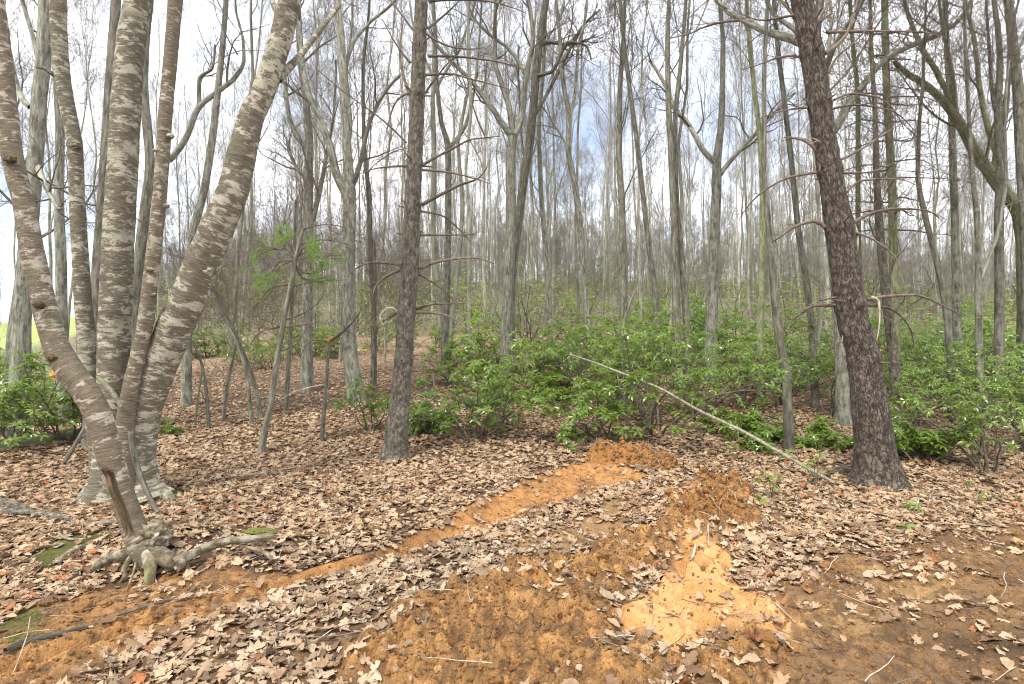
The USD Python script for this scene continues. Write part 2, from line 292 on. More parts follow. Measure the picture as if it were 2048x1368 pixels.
def leaf_mat(name, ramp, trans=.35, rough=.5, spec=.4, vein=0., osc=1., trans_gain=1.3):
    n = {'os': ('math', {'math_type': 'multiply', 'value2': osc}), 'oi': ('object_info', {}), 'g': ('geometry', {}), 'ad': ('math', {'math_type': 'add'}), 'fr': ('math', {'math_type': 'fraction'}), 'r': ('rgb_ramp', {'ramp': ramp}),
         'tc': ('texture_coordinate', {}), 'n': ('noise_texture', {'scale': 35, 'detail': 4, 'roughness': .65}), 'nm': ('map_range', {'from_min': .3, 'from_max': .7, 'to_min': .7, 'to_max': 1.22}), 'sc': ('vector_math', {'math_type': 'scale'}),
         'b': ('bump', {'strength': .5, 'distance': .003}),
         'p': ('principled_bsdf', {'roughness': rough, 'specular_ior_level': spec}), 'ts': ('vector_math', {'math_type': 'scale', 'scale': trans_gain}), 't': ('translucent_bsdf', {}), 'm': ('mix_closure', {'fac': trans})}
    l = [('oi.random', 'os.value1'), ('os.value', 'ad.value1'), ('g.random_per_island', 'ad.value2'), ('ad.value', 'fr.value1'), ('fr.value', 'r.fac'), ('tc.object', 'n.vector'), ('n.fac', 'nm.value'), ('r.color', 'sc.vector1'), ('nm.result', 'sc.scale'),
         ('sc.vector', 'p.base_color'), ('sc.vector', 'ts.vector1'), ('ts.vector', 't.color'), ('n.fac', 'b.height'), ('b.normal', 'p.normal'), ('p.BSDF', 'm.closure1'), ('t.BSDF', 'm.closure2')]
    mat(name, n, l, surface='m.closure')
leaf_mat('dead_leaf', [(0, (.13, .075, .04)), (.16, (.22, .135, .075)), (.3, (.37, .25, .148)), (.5, (.44, .312, .192)), (.66, (.31, .20, .117)), (.80, (.48, .368, .242)), (.9, (.34, .26, .185)), (.965, (.27, .15, .075)), (.985, (.36, .125, .04)), (1, (.12, .07, .05))], trans=.18, rough=.62, spec=.3)
leaf_mat('worn_leaf', [(0, (.12, .078, .048)), (.3, (.27, .19, .118)), (.6, (.35, .255, .165)), (.85, (.44, .335, .228)), (1, (.18, .115, .07))], trans=.12, rough=.65, spec=.3)
leaf_mat('laurel_leaf', [(0, (.13, .20, .03)), (.3, (.24, .34, .045)), (.6, (.33, .43, .06)), (.85, (.41, .50, .075)), (.97, (.48, .54, .09)), (1, (.55, .46, .06))], trans=.38, rough=.25, spec=.8, trans_gain=1.6, osc=.12)
leaf_mat('spring_leaf', [(0, (.15, .22, .045)), (.5, (.23, .31, .065)), (1, (.32, .38, .10))], trans=.5, rough=.5, trans_gain=1.5)
leaf_mat('needle', [(0, (.14, .23, .045)), (.5, (.22, .33, .07)), (1, (.32, .42, .12))], trans=.4, rough=.5, trans_gain=1.5)
leaf_mat('yellow_leaf', [(0, (.65, .36, .03)), (1, (.75, .42, .05))], trans=.4)

def soil_mat(name, attr=True, colour=(.3, .15, .05)):
    n = {'a': ('attribute', {'attribute': 'soil'}) if attr else ('color', {'value': colour}), 'tc': ('geometry', {}),
         'n1': ('noise_texture', {'scale': 14, 'detail': 8, 'roughness': .7}), 'n2': ('noise_texture', {'scale': 90, 'detail': 6, 'roughness': .75}), 'v': ('voronoi_texture', {'scale': 60}),
         'm1': ('map_range', {'from_min': .3, 'from_max': .7, 'to_min': .68, 'to_max': 1.32}), 'm2': ('map_range', {'from_min': .3, 'from_max': .7, 'to_min': .62, 'to_max': 1.38}), 'mm': ('math', {'math_type': 'multiply'}), 'sc': ('vector_math', {'math_type': 'scale'}),
         'hs': ('math', {'math_type': 'multiply_add', 'value2': -.45}), 'b': ('bump', {'strength': 1.0, 'distance': .022}), 'p': ('principled_bsdf', {'roughness': .9, 'specular_ior_level': .2})}
    l = [('tc.position', 'n1.vector'), ('tc.position', 'n2.vector'), ('tc.position', 'v.vector'), ('n1.fac', 'm1.value'), ('n2.fac', 'm2.value'), ('m1.result', 'mm.value1'), ('m2.result', 'mm.value2'), ('mm.value', 'sc.scale'),
         ('a.color' if attr else 'a.color', 'sc.vector1'), ('sc.vector', 'p.base_color'), ('v.distance', 'hs.value1'), ('n2.fac', 'hs.value3'), ('hs.value', 'b.height'), ('b.normal', 'p.normal')]
    if attr:   # smeared clay is smoother than crumbled soil
        n |= {'k': ('attribute', {'attribute': 'wet'}), 'kb': ('map_range', {'to_min': .9, 'to_max': .7}), 'kr': ('map_range', {'to_min': .9, 'to_max': .8}),
              'one': ('mix_float', {'b': 1.0})}
        l += [('k.fac', 'kb.value'), ('kb.result', 'b.strength'), ('k.fac', 'kr.value'), ('kr.result', 'p.roughness')]
        l = [x for x in l if x[1] != 'sc.scale'] + [('mm.value', 'one.a'), ('k.fac', 'kf.value1'), ('kf.value', 'one.fac'), ('one.result', 'sc.scale')]
        n['kf'] = ('math', {'math_type': 'multiply', 'value2': .3})
    mat(name, n, l)
soil_mat('soil'); soil_mat('clod_soil', False, (.29, .15, .055)); soil_mat('mound_soil', False, (.31, .15, .048)); soil_mat('dark_soil', False, (.20, .108, .046))
soil_mat('clay_chunk', False, (.50, .30, .14)); soil_mat('stone', False, (.36, .28, .20))
mat('moss', {'n': ('noise_texture', {'scale': 120, 'detail': 4}), 'r': ('rgb_ramp', {'ramp': [(.3, (.05, .055, .008)), (.7, (.20, .20, .035))]}), 'tc': ('geometry', {}), 'b': ('bump', {'strength': 1, 'distance': .02}), 'p': ('principled_bsdf', {'roughness': .95})},
    [('tc.position', 'n.vector'), ('n.fac', 'r.fac'), ('r.color', 'p.base_color'), ('n.fac', 'b.height'), ('b.normal', 'p.normal')])

# ------------------------------------------------------------------ the ground: one sheet, fine near the camera
def axis(lo, hi, fine, far_lo, far_hi, g=1.07):
    a = list(np.arange(lo, hi, fine)); s = fine
    while a[-1] < far_hi: s *= g; a.append(a[-1] + s)
    s = fine; b = [lo]
    while b[-1] > far_lo: s *= g; b.append(b[-1] - s)
    return np.array(b[:0:-1] + a)
gx, gy = axis(-3.2, 3.4, .014, -420, 420, 1.05), axis(2.5, 6.6, .014, -40, 520, 1.045)
X, Y = np.meshgrid(gx, gy)
Hh, M = land(X, Y)
P3 = np.stack([X, Y, np.zeros_like(X)], -1)
def blend(c, new, k): return c * (1 - k[..., None]) + np.asarray(new) * k[..., None]
nz = meshkit.fbm(P3 / .3, 4, 41); nb = meshkit.fbm(P3 / .09, 3, 44); nl = meshkit.fbm(P3 / 1.3, 3, 43)
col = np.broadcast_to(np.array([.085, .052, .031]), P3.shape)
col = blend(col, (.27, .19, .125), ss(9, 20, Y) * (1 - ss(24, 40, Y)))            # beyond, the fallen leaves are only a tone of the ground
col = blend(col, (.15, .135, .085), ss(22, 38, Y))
col = blend(col, (.17, .10, .05), ss(4.2, 3.2, Y) * (.5 + .5 * ss(.4, .55, nz)))
mead = ss(-.62, -.70, X / np.maximum(Y, 1)) * ss(70, 95, Y); col = blend(col, (.24, .30, .085), mead)
col = blend(col, (.23, .135, .065), M['right'] * (.55 + .45 * ss(.4, .6, nz)))
col = blend(col, (.33, .20, .085), M['right'] * ss(.50, .62, nl) * .8)
dk = np.array([ground_at(1980, 1300)[:2], ground_at(1820, 1240)[:2]])
for k, (cx, cy) in enumerate(dk): col = blend(col, (.05, .032, .02), M['right'] * np.exp(-(((X - cx) / (.34, .25)[k]) ** 2 + ((Y - cy) / (.16, .10)[k]) ** 2)) * (.9, .5)[k])
col = blend(col, (.31, .165, .066), M['bank'] * (.5 + .5 * ss(.38, .55, nz)))
col = blend(col, (.37, .195, .070), M['crumb'] * (.62 + .38 * ss(.4, .55, nz)))
col = blend(col, (.16, .09, .042), M['crumb'] * ss(.54, .64, nb) * .7)
col = blend(col, (.40, .20, .070), M['rut'] * (.7 + .3 * ss(.4, .6, nz)))
col = blend(col, (.30, .185, .085), M['tread'] * .75)
col = blend(col, (.43, .225, .082), M['clay'])
col = blend(col, (.54, .305, .13), M['clay'] * ss(.48, .60, nz) * ss(.3, .9, M['clay']) * .75)
nd = meshkit.fbm(P3 / .045, 3, 47)
dirt = np.clip(M['crumb'] + M['bank'] + M['right'] + .5 * M['rut'], 0, 1)
col = blend(col, (.10, .06, .033), dirt * ss(.52, .66, nd) * .75)
col = blend(col, (.44, .24, .09), np.clip(M['crumb'] + .4 * M['bank'], 0, 1) * ss(.56, .68, meshkit.fbm(P3 / .07, 3, 48)) * .7)
col = blend(col, (.10, .105, .022), M['moss'] * (.6 + .4 * ss(.4, .6, nb)))
nx, ny = len(gx), len(gy)
i = (np.arange(ny - 1)[:, None] * nx + np.arange(nx - 1)).ravel()
gf = np.vstack([np.stack([i, i + 1, i + nx + 1], 1), np.stack([i, i + nx + 1, i + nx], 1)])
gv = np.stack([X, Y, Hh], -1).reshape(-1, 3)
wet = np.clip(M['clay'] + .25 * M['rut'], 0, 1)
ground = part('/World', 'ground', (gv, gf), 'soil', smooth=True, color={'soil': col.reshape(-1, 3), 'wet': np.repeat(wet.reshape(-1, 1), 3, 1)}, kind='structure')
from scipy.interpolate import RegularGridInterpolator
_hg = RegularGridInterpolator((gy, gx), Hh, bounds_error=False, fill_value=None)
_mg = {k: RegularGridInterpolator((gy, gx), v, bounds_error=False, fill_value=0) for k, v in M.items()}
def H(x, y): return _hg(np.stack([np.asarray(y, float), np.asarray(x, float)], -1))
def mask(k, x, y): return _mg[k](np.stack([np.asarray(y, float), np.asarray(x, float)], -1))
def on_ground(px, py):
    g = ground_at(px, py); return np.array([g[0], g[1], float(H(g[0], g[1]))])
def slope_normal(x, y, e=.05):
    return norm(np.stack([-(H(x + e, y) - H(x - e, y)) / (2 * e), -(H(x, y + e) - H(x, y - e)) / (2 * e), np.ones_like(x)], -1))

# ------------------------------------------------------------------ dead leaves
def leaf_shape(rng, kind):
    """A dry leaf about 1 long: lobed oak, or plain oval; curled along and across, with a folded midrib."""
    n = 11; s = np.linspace(0, 1, n)
    if kind == 'oak':
        w = .30 * np.sin(np.pi * s ** .75) ** .8 * (1 + .42 * np.sin(s * 2 * np.pi * 3.2 + rng.uniform(0, 6))) + .015
    else:
        w = .27 * np.sin(np.pi * s ** .9) ** .85 + .012
    w[0] = .02; w[-1] = .02
    wl, wr = w * rng.uniform(.85, 1.15, n), w * rng.uniform(.85, 1.15, n)
    lobe = .05 * rng.normal(size=n)
    pts = np.stack([np.c_[s, np.zeros(n), np.zeros(n)], np.c_[s + lobe * .4 + .03, wl * .55, np.zeros(n)], np.c_[s + lobe + .06, wl, np.zeros(n)],
                    np.c_[s - lobe * .4 + .03, -wr * .55, np.zeros(n)], np.c_[s - lobe + .06, -wr, np.zeros(n)]])
    k1, k2, tw = rng.normal(0, .7), rng.normal(0, 1.7), rng.normal(0, .35)
    x, y = pts[..., 0] - .5, pts[..., 1]
    fold = rng.uniform(-.15, .3)
    z = fold * np.abs(y) + k2 * y * y * .8 + k1 * x * x * .45 + tw * x * y + .025 * np.sin(x * 17 + y * 25 + rng.uniform(0, 6))
    v = np.stack([x, y, z], -1).reshape(-1, 3); v[:, 2] -= v[:, 2].min()
    i = np.arange(n - 1); f = []
    for a, b in ((0, 1), (1, 2), (3, 0), (4, 3)):
        f += [np.stack([a * n + i, a * n + i + 1, b * n + i + 1], 1), np.stack([a * n + i, b * n + i + 1, b * n + i], 1)]
    return v, np.vstack(f)
rl = np.random.default_rng(11)
LEAVES = [leaf_shape(rl, 'oak' if k % 3 else 'oval') for k in range(12)]
def scatter_leaves(rng):
    """x, y, size of the fallen leaves; fewer on bare soil."""
    xs, ys = [], []
    for y0, y1, dens, hw in ((2.3, 4, 1900, .98), (4, 7, 1350, .96), (7, 11, 760, .95), (11, 16, 260, .9), (16, 24, 90, .85)):
        A = (y1 - y0) * (y1 + y0) * hw; n = int(A * dens)
        yy = np.sqrt(rng.uniform(y0 ** 2, y1 ** 2, n)); xx = rng.uniform(-hw, hw, n) * yy
        xs.append(xx); ys.append(yy)
    x, y = np.concatenate(xs), np.concatenate(ys)
    keep = np.ones(len(x))
    cl = meshkit.fbm(np.stack([x, y, 0 * x], -1) / .45, 3, 77)
    for k, v in (('rut', .07), ('clay', .006), ('crumb', .12), ('right', .09), ('bank', .11), ('tread', .38), ('moss', .1)):
        keep *= 1 - (1 - v * ss(.35, .65, cl) * 2) * mask(k, x, y)
    bare = ss(.36, .44, cl + .05)
    keep *= (.35 + .65 * bare) * (1 - .5 * ss(3.9, 3.0, y))
    ok = rng.uniform(size=len(x)) < keep
    x, y = x[ok], y[ok]
    return x, y, (.022 + .082 * rng.uniform(size=len(x)) ** 1.6) * (1 + .12 * ss(11, 18, y))
rng = np.random.default_rng(5)
lx, ly, ls = scatter_leaves(rng)
order = np.argsort(ly - ls * 14); lx, ly, ls = lx[order], ly[order], ls[order]
def leaf_pose(x, y, rng, tilt=13):
    n = slope_normal(x, y)
    yaw = Rot.from_euler('z', rng.uniform(0, 360, len(x)), degrees=True)
    t = Rot.from_euler('xy', rng.normal(0, tilt, (len(x), 2)), degrees=True)
    up = np.cross(np.array([0, 0, 1.0]), n); ang = np.arccos(np.clip(n[:, 2], -1, 1))[:, None]
    return Rot.from_rotvec(norm(up) * ang) * t * yaw
lz = H(lx, ly) + rng.uniform(.002, .028, len(lx))
lr = leaf_pose(lx, ly, rng)
NEAR = 300
for k in range(NEAR):
    v, f = LEAVES[int(rng.integers(12))]
    p = part(ground, 'dead_leaf', (lr[k].apply(v * ls[k]) + [lx[k], ly[k], lz[k]], f), 'dead_leaf', smooth=True)
def instancer(parent, name, shapes, mats, pos, rot, sc, which, label=None, kind='stuff', cat=None, smooth=True):
    path = numbered(str(parent.GetPath()) if hasattr(parent, 'GetPath') else parent, name)
    pi = UsdGeom.PointInstancer.Define(stage, path)
    rel = pi.CreatePrototypesRel()
    for k, (vf, m) in enumerate(zip(shapes, mats)):
        q_ = usdkit.mesh(stage, f'{path}/shape_{k:03d}', vf, MAT[m], smooth=smooth); rel.AddTarget(q_.GetPath())
    pi.CreateProtoIndicesAttr(Vt.IntArray.FromNumpy(np.asarray(which, np.int32)))
    pi.CreatePositionsAttr(Vt.Vec3fArray.FromNumpy(np.asarray(pos, np.float32)))
    qq = rot.as_quat()[:, [3, 0, 1, 2]]
    pi.CreateOrientationsAttr(Vt.QuathArray([Gf.Quath(*map(float, a)) for a in qq]))
    s3 = np.broadcast_to(np.asarray(sc, np.float32).reshape(len(pos), -1), (len(pos), 3))
    pi.CreateScalesAttr(Vt.Vec3fArray.FromNumpy(np.ascontiguousarray(s3, np.float32)))
    return keys(pi.GetPrim(), label=label, kind=kind, cat=cat)
k = slice(NEAR, None)
n_ = len(lx) - NEAR
# leaves that the wheel ran over, in the strip before the rut, are greyer and flatter
instancer(ground, 'leaf_litter', LEAVES + LEAVES, ['dead_leaf'] * 12 + ['worn_leaf'] * 12, np.c_[lx, ly, lz][k], lr[k], ls[k],
          rng.integers(0, 12, n_) + 12 * ((ly[k] < 4.6) & (lx[k] > -1.6) & (lx[k] < .9) & (rng.uniform(size=n_) < .8)))
print('leaves', len(lx), 'ground', len(gv))

# ------------------------------------------------------------------ trunks
def trunk_mesh(C, mode, seed, sides=28, step=.05, flare=0., flare_h=.35, lobes=5, cap=True):
    """C rows: x, y, z, radius. Returns (mesh, unrolled bark coordinates, centre line with radii)."""
    L_ = smooth_line(C, step)
    P, r = L_[:, :3], L_[:, 3]
    s = np.r_[0, np.cumsum(np.linalg.norm(np.diff(P, axis=0), axis=1))]
    a = np.arange(sides) * 2 * np.pi / sides
    rm = float(np.mean(r))
    S, A = np.meshgrid(s, a, indexing='ij')
    rest = np.stack([rm * np.cos(A) + seed * 1.37, rm * np.sin(A) + seed * .73, S + seed * 2.11], -1)
    q_ = rest / max(rm, .05)
    if mode == 'smooth':
        k = .05 * (meshkit.fbm(rest / np.array([.25, .25, .16]), 3, seed) - .5) * 2 + .02 * (meshkit.fbm(rest / np.array([.2, .2, .02]), 2, seed + 3) - .5)
    elif mode == 'plate':
        f1 = np.abs(meshkit.fbm(rest / np.array([.05, .05, .11]), 3, seed) - .5) * 2; k = .06 * (np.minimum(f1 * 2.2, 1) - .6) + .03 * (meshkit.fbm(rest / .02, 2, seed + 1) - .5)
    elif mode == 'ridge':
        f1 = np.abs(meshkit.fbm(rest / np.array([.05, .05, .35]), 3, seed) - .5) * 2; k = .10 * (f1 - .4)
    else: k = .04 * (meshkit.fbm(rest / .2, 2, seed) - .5)
    fl = 1 + flare * np.exp(-S / flare_h) * (.55 + .45 * np.cos(lobes * A + seed + .8 * np.sin(2 * A + seed)))
    v, f = tubes(P[None], (r[None, :, None] * (1 + k)[None] * fl[None]), sides)
    rs = rest.reshape(-1, 3)
    if cap:
        v = np.vstack([v, P[-1:]]); rs = np.vstack([rs, rs[-1:]]); b = len(s) * sides - sides
        j = np.arange(sides); f = np.vstack([f, np.stack([b + j, b + (j + 1) % sides, np.full(sides, len(v) - 1)], 1)])
    return (v, f), rs, np.c_[P, r]
def rows3d(rows, Yd, loc=(0, 0, 0), wmin=0., thin=1.):
    """Photo rows (px, py, width[, depth offset]) to world rows x, y, z, radius, relative to loc."""
    out = []
    for r_ in rows:
        y = Yd + (r_[3] if len(r_) > 3 else 0)
        out.append(np.r_[at(r_[0], r_[1], y) - loc, max(r_[2] * thin / 2 / F * y, wmin)])
    return np.array(out)
def extend(C, extra, end=.45):
    """Carry a trunk on above the frame, tapering."""
    d = norm(C[-1, :3] - C[-2, :3]); d = norm(d * .6 + np.array([0, 0, .6]))
    return np.vstack([C] + [np.r_[C[-1, :3] + d * extra * t, C[-1, 3] * (1 - (1 - end) * t)] for t in (.35, .7, 1)])
def limb_part(t, C, matn, seed, sides=9, step=.12, mode='none', name='limb', label=None):
    m, rs, line = trunk_mesh(C, mode, seed, sides, step)
    part(t, name, m, matn, rest=rs, label=label)
    return line
def resample(line, n):
    s = np.linspace(0, len(line) - 1, n); return np.stack([np.interp(s, np.arange(len(line)), line[:, k]) for k in range(line.shape[1])], 1)
def twigs_from(lines, rng, levels, rmin):
    """All the finer wood growing out of limbs, as one mesh. levels: list of dicts for grow()."""
    L_ = np.stack([resample(l, 8) for l in lines]); P, R = L_[..., :3], L_[..., 3]
    out = []
    for k, lv in enumerate(levels):
        P, R = grow(P, R, rng=rng, rmin=rmin, **lv)
        out.append(tubes(P, R, 4 if k == 0 else 3))
    return joined(out)
LV = [dict(k=7, t0=.2, L=(.9, 2.0), ang=(30, 60), rf=.5, n=7, up=.10, wob=.17), dict(k=6, t0=.15, L=(.5, 1.1), ang=(25, 55), rf=.55, n=6, up=.08, wob=.2), dict(k=4, t0=.2, L=(.25, .6), ang=(25, 55), rf=.6, n=4, up=.06, wob=.2)]

def bare_tree(name, label, rows, depth=None, matn='grey_bark', mode='ridge', limbs=(), auto=6, auto_t=(.55, 1), auto_len=(1.5, 3.5), extra=5., seed=1, cat='tree', flare=.22, sides=22, dead=False, twig='twig_bark', tw=True, group=None, cont=True):
    rng = np.random.default_rng(seed)
    if depth is None: base = on_ground(*rows[0][:2]); Yd = base[1]
    else: Yd = depth; X_ = (rows[0][0] - 1024) / F * Yd; base = np.array([X_, Yd, float(H(X_, Yd))])
    t = thing(name, label, cat, base, group=group)
    C = rows3d(rows, Yd, base, thin=.87)
    if C[0, 2] > -.02 or depth is not None:
        C = np.vstack([[C[0, 0] - (C[1, 0] - C[0, 0]) * .05, C[0, 1], -.12, C[0, 3] * 1.05], C[C[:, 2] > .05]])
    if cont: C = extend(C, extra, .35)
    m, rs, line = trunk_mesh(C, mode, seed, sides, max(.05, .004 * Yd), flare)
    part(t, 'trunk', m, matn, rest=rs)
    lines = []
    for k, rw in enumerate(limbs):
        L3 = rows3d(rw, Yd, base, thin=.87)
        if rw[-1][1] < 12: L3 = extend(L3, extra * .6, .3)
        lines.append(limb_part(t, L3, matn, seed + k + 50, 10, max(.08, .006 * Yd)))
    if auto:
        P, R = grow(resample(line, 16)[None, :, :3], resample(line, 16)[None, :, 3], auto + 2, rng, *auto_t, L=auto_len, ang=(25, 55), rf=.30, n=9, up=.16, wob=.14, taper=.2, rmin=.005, shrink=.4)
        for p_, r_ in zip(P, R): lines.append(limb_part(t, np.c_[p_, r_], matn, seed + len(lines) + 80, 7, .25))
    if lines and tw: part(t, 'twigs', twigs_from(lines, rng, LV, .002 + .00014 * Yd), twig, smooth=True, kind='stuff')
    return t, line, base, Yd

# ---- the front-left leaning tree: hollow at the foot, on a fist of bare roots
base = on_ground(292, 1128); Yd = base[1]
t = thing('leaning_tree', 'leaning blotchy stem in the left foreground with a hollow foot on bare exposed roots', 'tree', base)
rows = [(300, 1128, 50), (290, 1100, 56), (272, 1066, 48), (256, 1020, 43), (240, 980, 44), (228, 940, 45), (214, 890, 46), (196, 830, 47), (166, 775, 48), (138, 738, 48), (116, 700, 45), (96, 640, 42), (84, 590, 41), (66, 510, 40), (46, 400, 36), (26, 320, 36), (16, 240, 35), (10, 150, 30), (0, 60, 28), (-14, -60, 26)]
C = extend(rows3d(rows, Yd, base), 3.5, .3)
m, rs, line = trunk_mesh(C, 'smooth', 3, 56, .02)
v = m[0]; n0 = 56
# the hollow: a long dark groove pushed into the foot of the stem, on the camera's left side
ax = line[:, :3]; lo_, hi_ = rows3d([(268, 1075, 1)], Yd, base)[0, 2], rows3d([(226, 925, 1)], Yd, base)[0, 2]
cen = np.repeat(ax, n0, 0); rad = np.repeat(line[:, 3], n0); d = norm(v[:len(cen)] - cen)
w_ = ss(lo_, lo_ + .06, v[:len(cen), 2]) * ss(hi_, hi_ - .10, v[:len(cen), 2]) * ss(.66, .92, d @ norm(np.array([-.12, -.99, 0])))
v[:len(cen)] -= d * (w_ * rad * .5)[:, None]
fsel = np.zeros(len(v), bool); fsel[:len(cen)] = w_ > .22
hf = fsel[m[1]].all(1)
def only(v, f, rs):
    u, inv = np.unique(f, return_inverse=True); return (v[u], inv.reshape(f.shape)), rs[u]
q1, r1 = only(v, m[1][~hf], rs); part(t, 'trunk', q1, 'leaning_bark', rest=r1)
q1, r1 = only(v, m[1][hf], rs); part(t, 'hollow', q1, 'hollow_wood', rest=r1, label='dark rotten hollow in the foot of the leaning stem')
def root(rows, matn='root_bark', name='root', seed=5, sides=14, label=None):
    R3 = rows3d(rows, Yd, base, thin=.85); R3[1:, 2] -= .012
    m, rs, _ = trunk_mesh(R3, 'smooth', seed, sides, .015)
    part(t, name, m, matn, rest=rs, label=label)
root([(292, 1092, 50), (322, 1108, 40, -.05), (352, 1120, 34, -.1), (364, 1114, 24, -.1), (390, 1102, 21, -.06), (436, 1084, 20), (470, 1077, 18), (505, 1074, 16, .03), (536, 1069, 15, .08), (552, 1072, 10, .12)], seed=6, label='long pale root running to the right with moss at its end')
root([(300, 1110, 40, -.05), (301, 1138, 26, -.14), (299, 1160, 22, -.18), (298, 1185, 20, -.16)], seed=7)
root([(270, 1100, 34), (246, 1104, 22, -.03), (218, 1112, 18, -.05), (196, 1126, 17, -.08), (180, 1140, 14, -.1), (158, 1154, 11, -.12), (138, 1165, 8, -.1)], seed=8)
root([(266, 1112, 16, -.05), (252, 1128, 11, -.12), (249, 1146, 9, -.14), (240, 1162, 7, -.15)], seed=9, sides=9)
root([(356, 1112, 30, -.1), (362, 1124, 24, -.12), (352, 1136, 16, -.14)], seed=10)
root([(272, 1125, 6, -.1), (264, 1150, 5, -.16), (250, 1185, 4, -.24), (243, 1203, 4, -.28)], seed=11, sides=7, name='rootlet')
root([(290, 1165, 6, -.16), (262, 1195, 5, -.24), (236, 1235, 4, -.38)], seed=12, sides=7, name='rootlet')
root([(485, 1092, 5), (505, 1094, 9, -.02), (528, 1102, 10, -.02), (545, 1118, 9, -.06)], seed=13, sides=10, name='rootlet')
rg = np.random.default_rng(3)
def blob(centre, r, seed, squash=(1, 1, 1), rough=.3, fr=2.2, sub=3):
    b = trimesh.creation.icosphere(sub); v = np.array(b.vertices)
    v = v * (1 + rough * (meshkit.fbm(v * fr + seed * 7.3, 4, seed) - .5) * 2)[:, None]
    return v * r * np.asarray(squash) + centre, np.array(b.faces)
bc = rows3d([(306, 1072, 1, .02)], Yd, base)[0, :3]
bv = blob(bc, .105, 4, (1, 1, .95), .6, 3.2, 4); part(t, 'burl', bv, 'root_bark', rest=bv[0] * 1.0, label='knobbly grey burl beside the foot of the stem')
for px, py in ((105, 716), (78, 610), (20, 318)):
    kv = blob(rows3d([(px, py, 1, -.075)], Yd, base)[0, :3], .035, px, (1.2, .8, .8), .3); part(t, 'knot', kv, 'hollow_wood', rest=kv[0])

mv = blob(rows3d([(520, 1063, 1, .16)], Yd, base)[0, :3] + base, .11, 8, (1.15, .5, .2), .35, 3, 3)
mo = part('/World', 'moss_cushion', mv, 'moss', label='green moss cushion on the end of the long pale root', cat='moss')

# ---- the many-stemmed tree behind it
base = on_ground(250, 998); Yd = base[1]
t = thing('multi_stem_tree', 'tall clump of four thick pale-blotched stems from one flared foot', 'tree', base)
STEMS = [('second from the left', [(205, 985, 40), (196, 880, 36), (188, 820, 34), (180, 768, 33), (172, 660, 32), (166, 600, 30), (160, 500, 28), (154, 400, 27), (150, 290, 26), (138, 230, 27), (124, 150, 28), (118, 70, 28), (116, 0, 29), (112, -70, 28)], .1),
         ('thickest', [(228, 1000, 92), (228, 960, 78), (226, 880, 66), (227, 768, 57), (229, 650, 57), (234, 550, 56), (238, 450, 55), (244, 350, 54), (250, 250, 53), (256, 150, 51), (264, 70, 50), (278, 0, 48), (298, -80, 46)], 0),
         ('slender', [(248, 985, 40), (248, 900, 38), (252, 840, 34), (264, 768, 31), (277, 710, 29), (290, 650, 29), (303, 540, 27), (311, 470, 26), (318, 410, 25), (326, 300, 25), (330, 240, 25), (338, 150, 25), (345, 70, 25), (351, 0, 26), (356, -70, 25)], -.22),
         ('right-leaning', [(284, 1000, 88), (276, 960, 70), (278, 900, 60), (288, 830, 60), (306, 768, 63), (330, 705, 65), (352, 650, 66), (380, 590, 66), (400, 535, 64), (420, 490, 62), (446, 430, 60), (468, 375, 57), (488, 290, 52), (504, 230, 48), (524, 190, 45), (545, 130, 43), (562, 75, 42), (580, 0, 43), (594, -70, 42)], -.05)]
for k, (lab, rows, dy) in enumerate(STEMS):
    C = extend(rows3d([(a, b, w, dy) for a, b, w in rows], Yd, base), 4.5, .3)
    m, rs, line = trunk_mesh(C, 'smooth', 20 + k, 56, .025, flare=(.0, .45, 0, .35)[k], flare_h=.16, lobes=4)
    st = part(t, 'stem', m, 'leaning_bark' if k == 2 else 'beech_bark', rest=rs, label=lab + ' stem of the clump')
    for (kx, ky, sz) in [[(150, 290, .055), (166, 620, .03)], [(246, 365, .05), (250, 215, .03)], [(341, 272, .034), (312, 300, .026), (333, 412, .03), (300, 540, .035), (308, 590, .025)], [(410, 540, .085), (487, 280, .05), (570, 65, .05)]][k]:
        kv = blob(rows3d([(kx, ky, 1, dy - .05)], Yd, base)[0, :3], sz, kx, (1, .9, .8), .35); part(st, 'knot', kv, 'beech_bark', rest=kv[0])
for k, rw in enumerate([[(300, 985, 50), (330, 992, 26, -.05), (350, 1003, 12, -.1)], [(190, 985, 50), (165, 1003, 30, -.1), (140, 1018, 12, -.15)], [(240, 1000, 40), (236, 1018, 24, -.25), (232, 1034, 10, -.4)]]):
    m, rs, _ = trunk_mesh(rows3d(rw, Yd, base), 'smooth', 30 + k, 16, .03); part(t, 'root', m, 'beech_bark', rest=rs)
for k, rw in enumerate([[(118, 156, 10, .1), (105, 148, 9, .05), (92, 138, 8, 0), (72, 134, 4, 0)], [(556, 158, 18, .0), (605, 105, 12, .3), (640, 60, 10, .6), (680, 10, 8, 1)], [(572, 60, 16, .05), (552, 20, 12, .3), (520, -60, 9, .8)]]):
    limb_part(t, rows3d(rw, Yd, base), 'beech_bark', 60 + k, 10, .06)
s_ = thing('broken_branch', 'broken grey branch stub wedged between the stems of the clump', 'branch', at(195, 755, Yd - .45))
C = rows3d([(195, 755, 9), (222, 782, 10), (243, 815, 8)], Yd - .45, at(195, 755, Yd - .45)); m, rs, _ = trunk_mesh(C, 'none', 61, 9, .05); part(s_, 'wood', m, 'pole_bark', rest=rs)
b2 = at(262, 865, Yd - .5); s_ = thing('dead_branch', 'thin dead branch leaning on the foot of the multi-stemmed clump', 'branch', b2)
C = rows3d([(262, 862, 12), (272, 925, 11, -.05), (290, 975, 10, -.1), (316, 1025, 9, -.15)], Yd - .5, b2); m, rs, _ = trunk_mesh(C, 'none', 62, 9, .05); part(s_, 'wood', m, 'dark_bark', rest=rs)

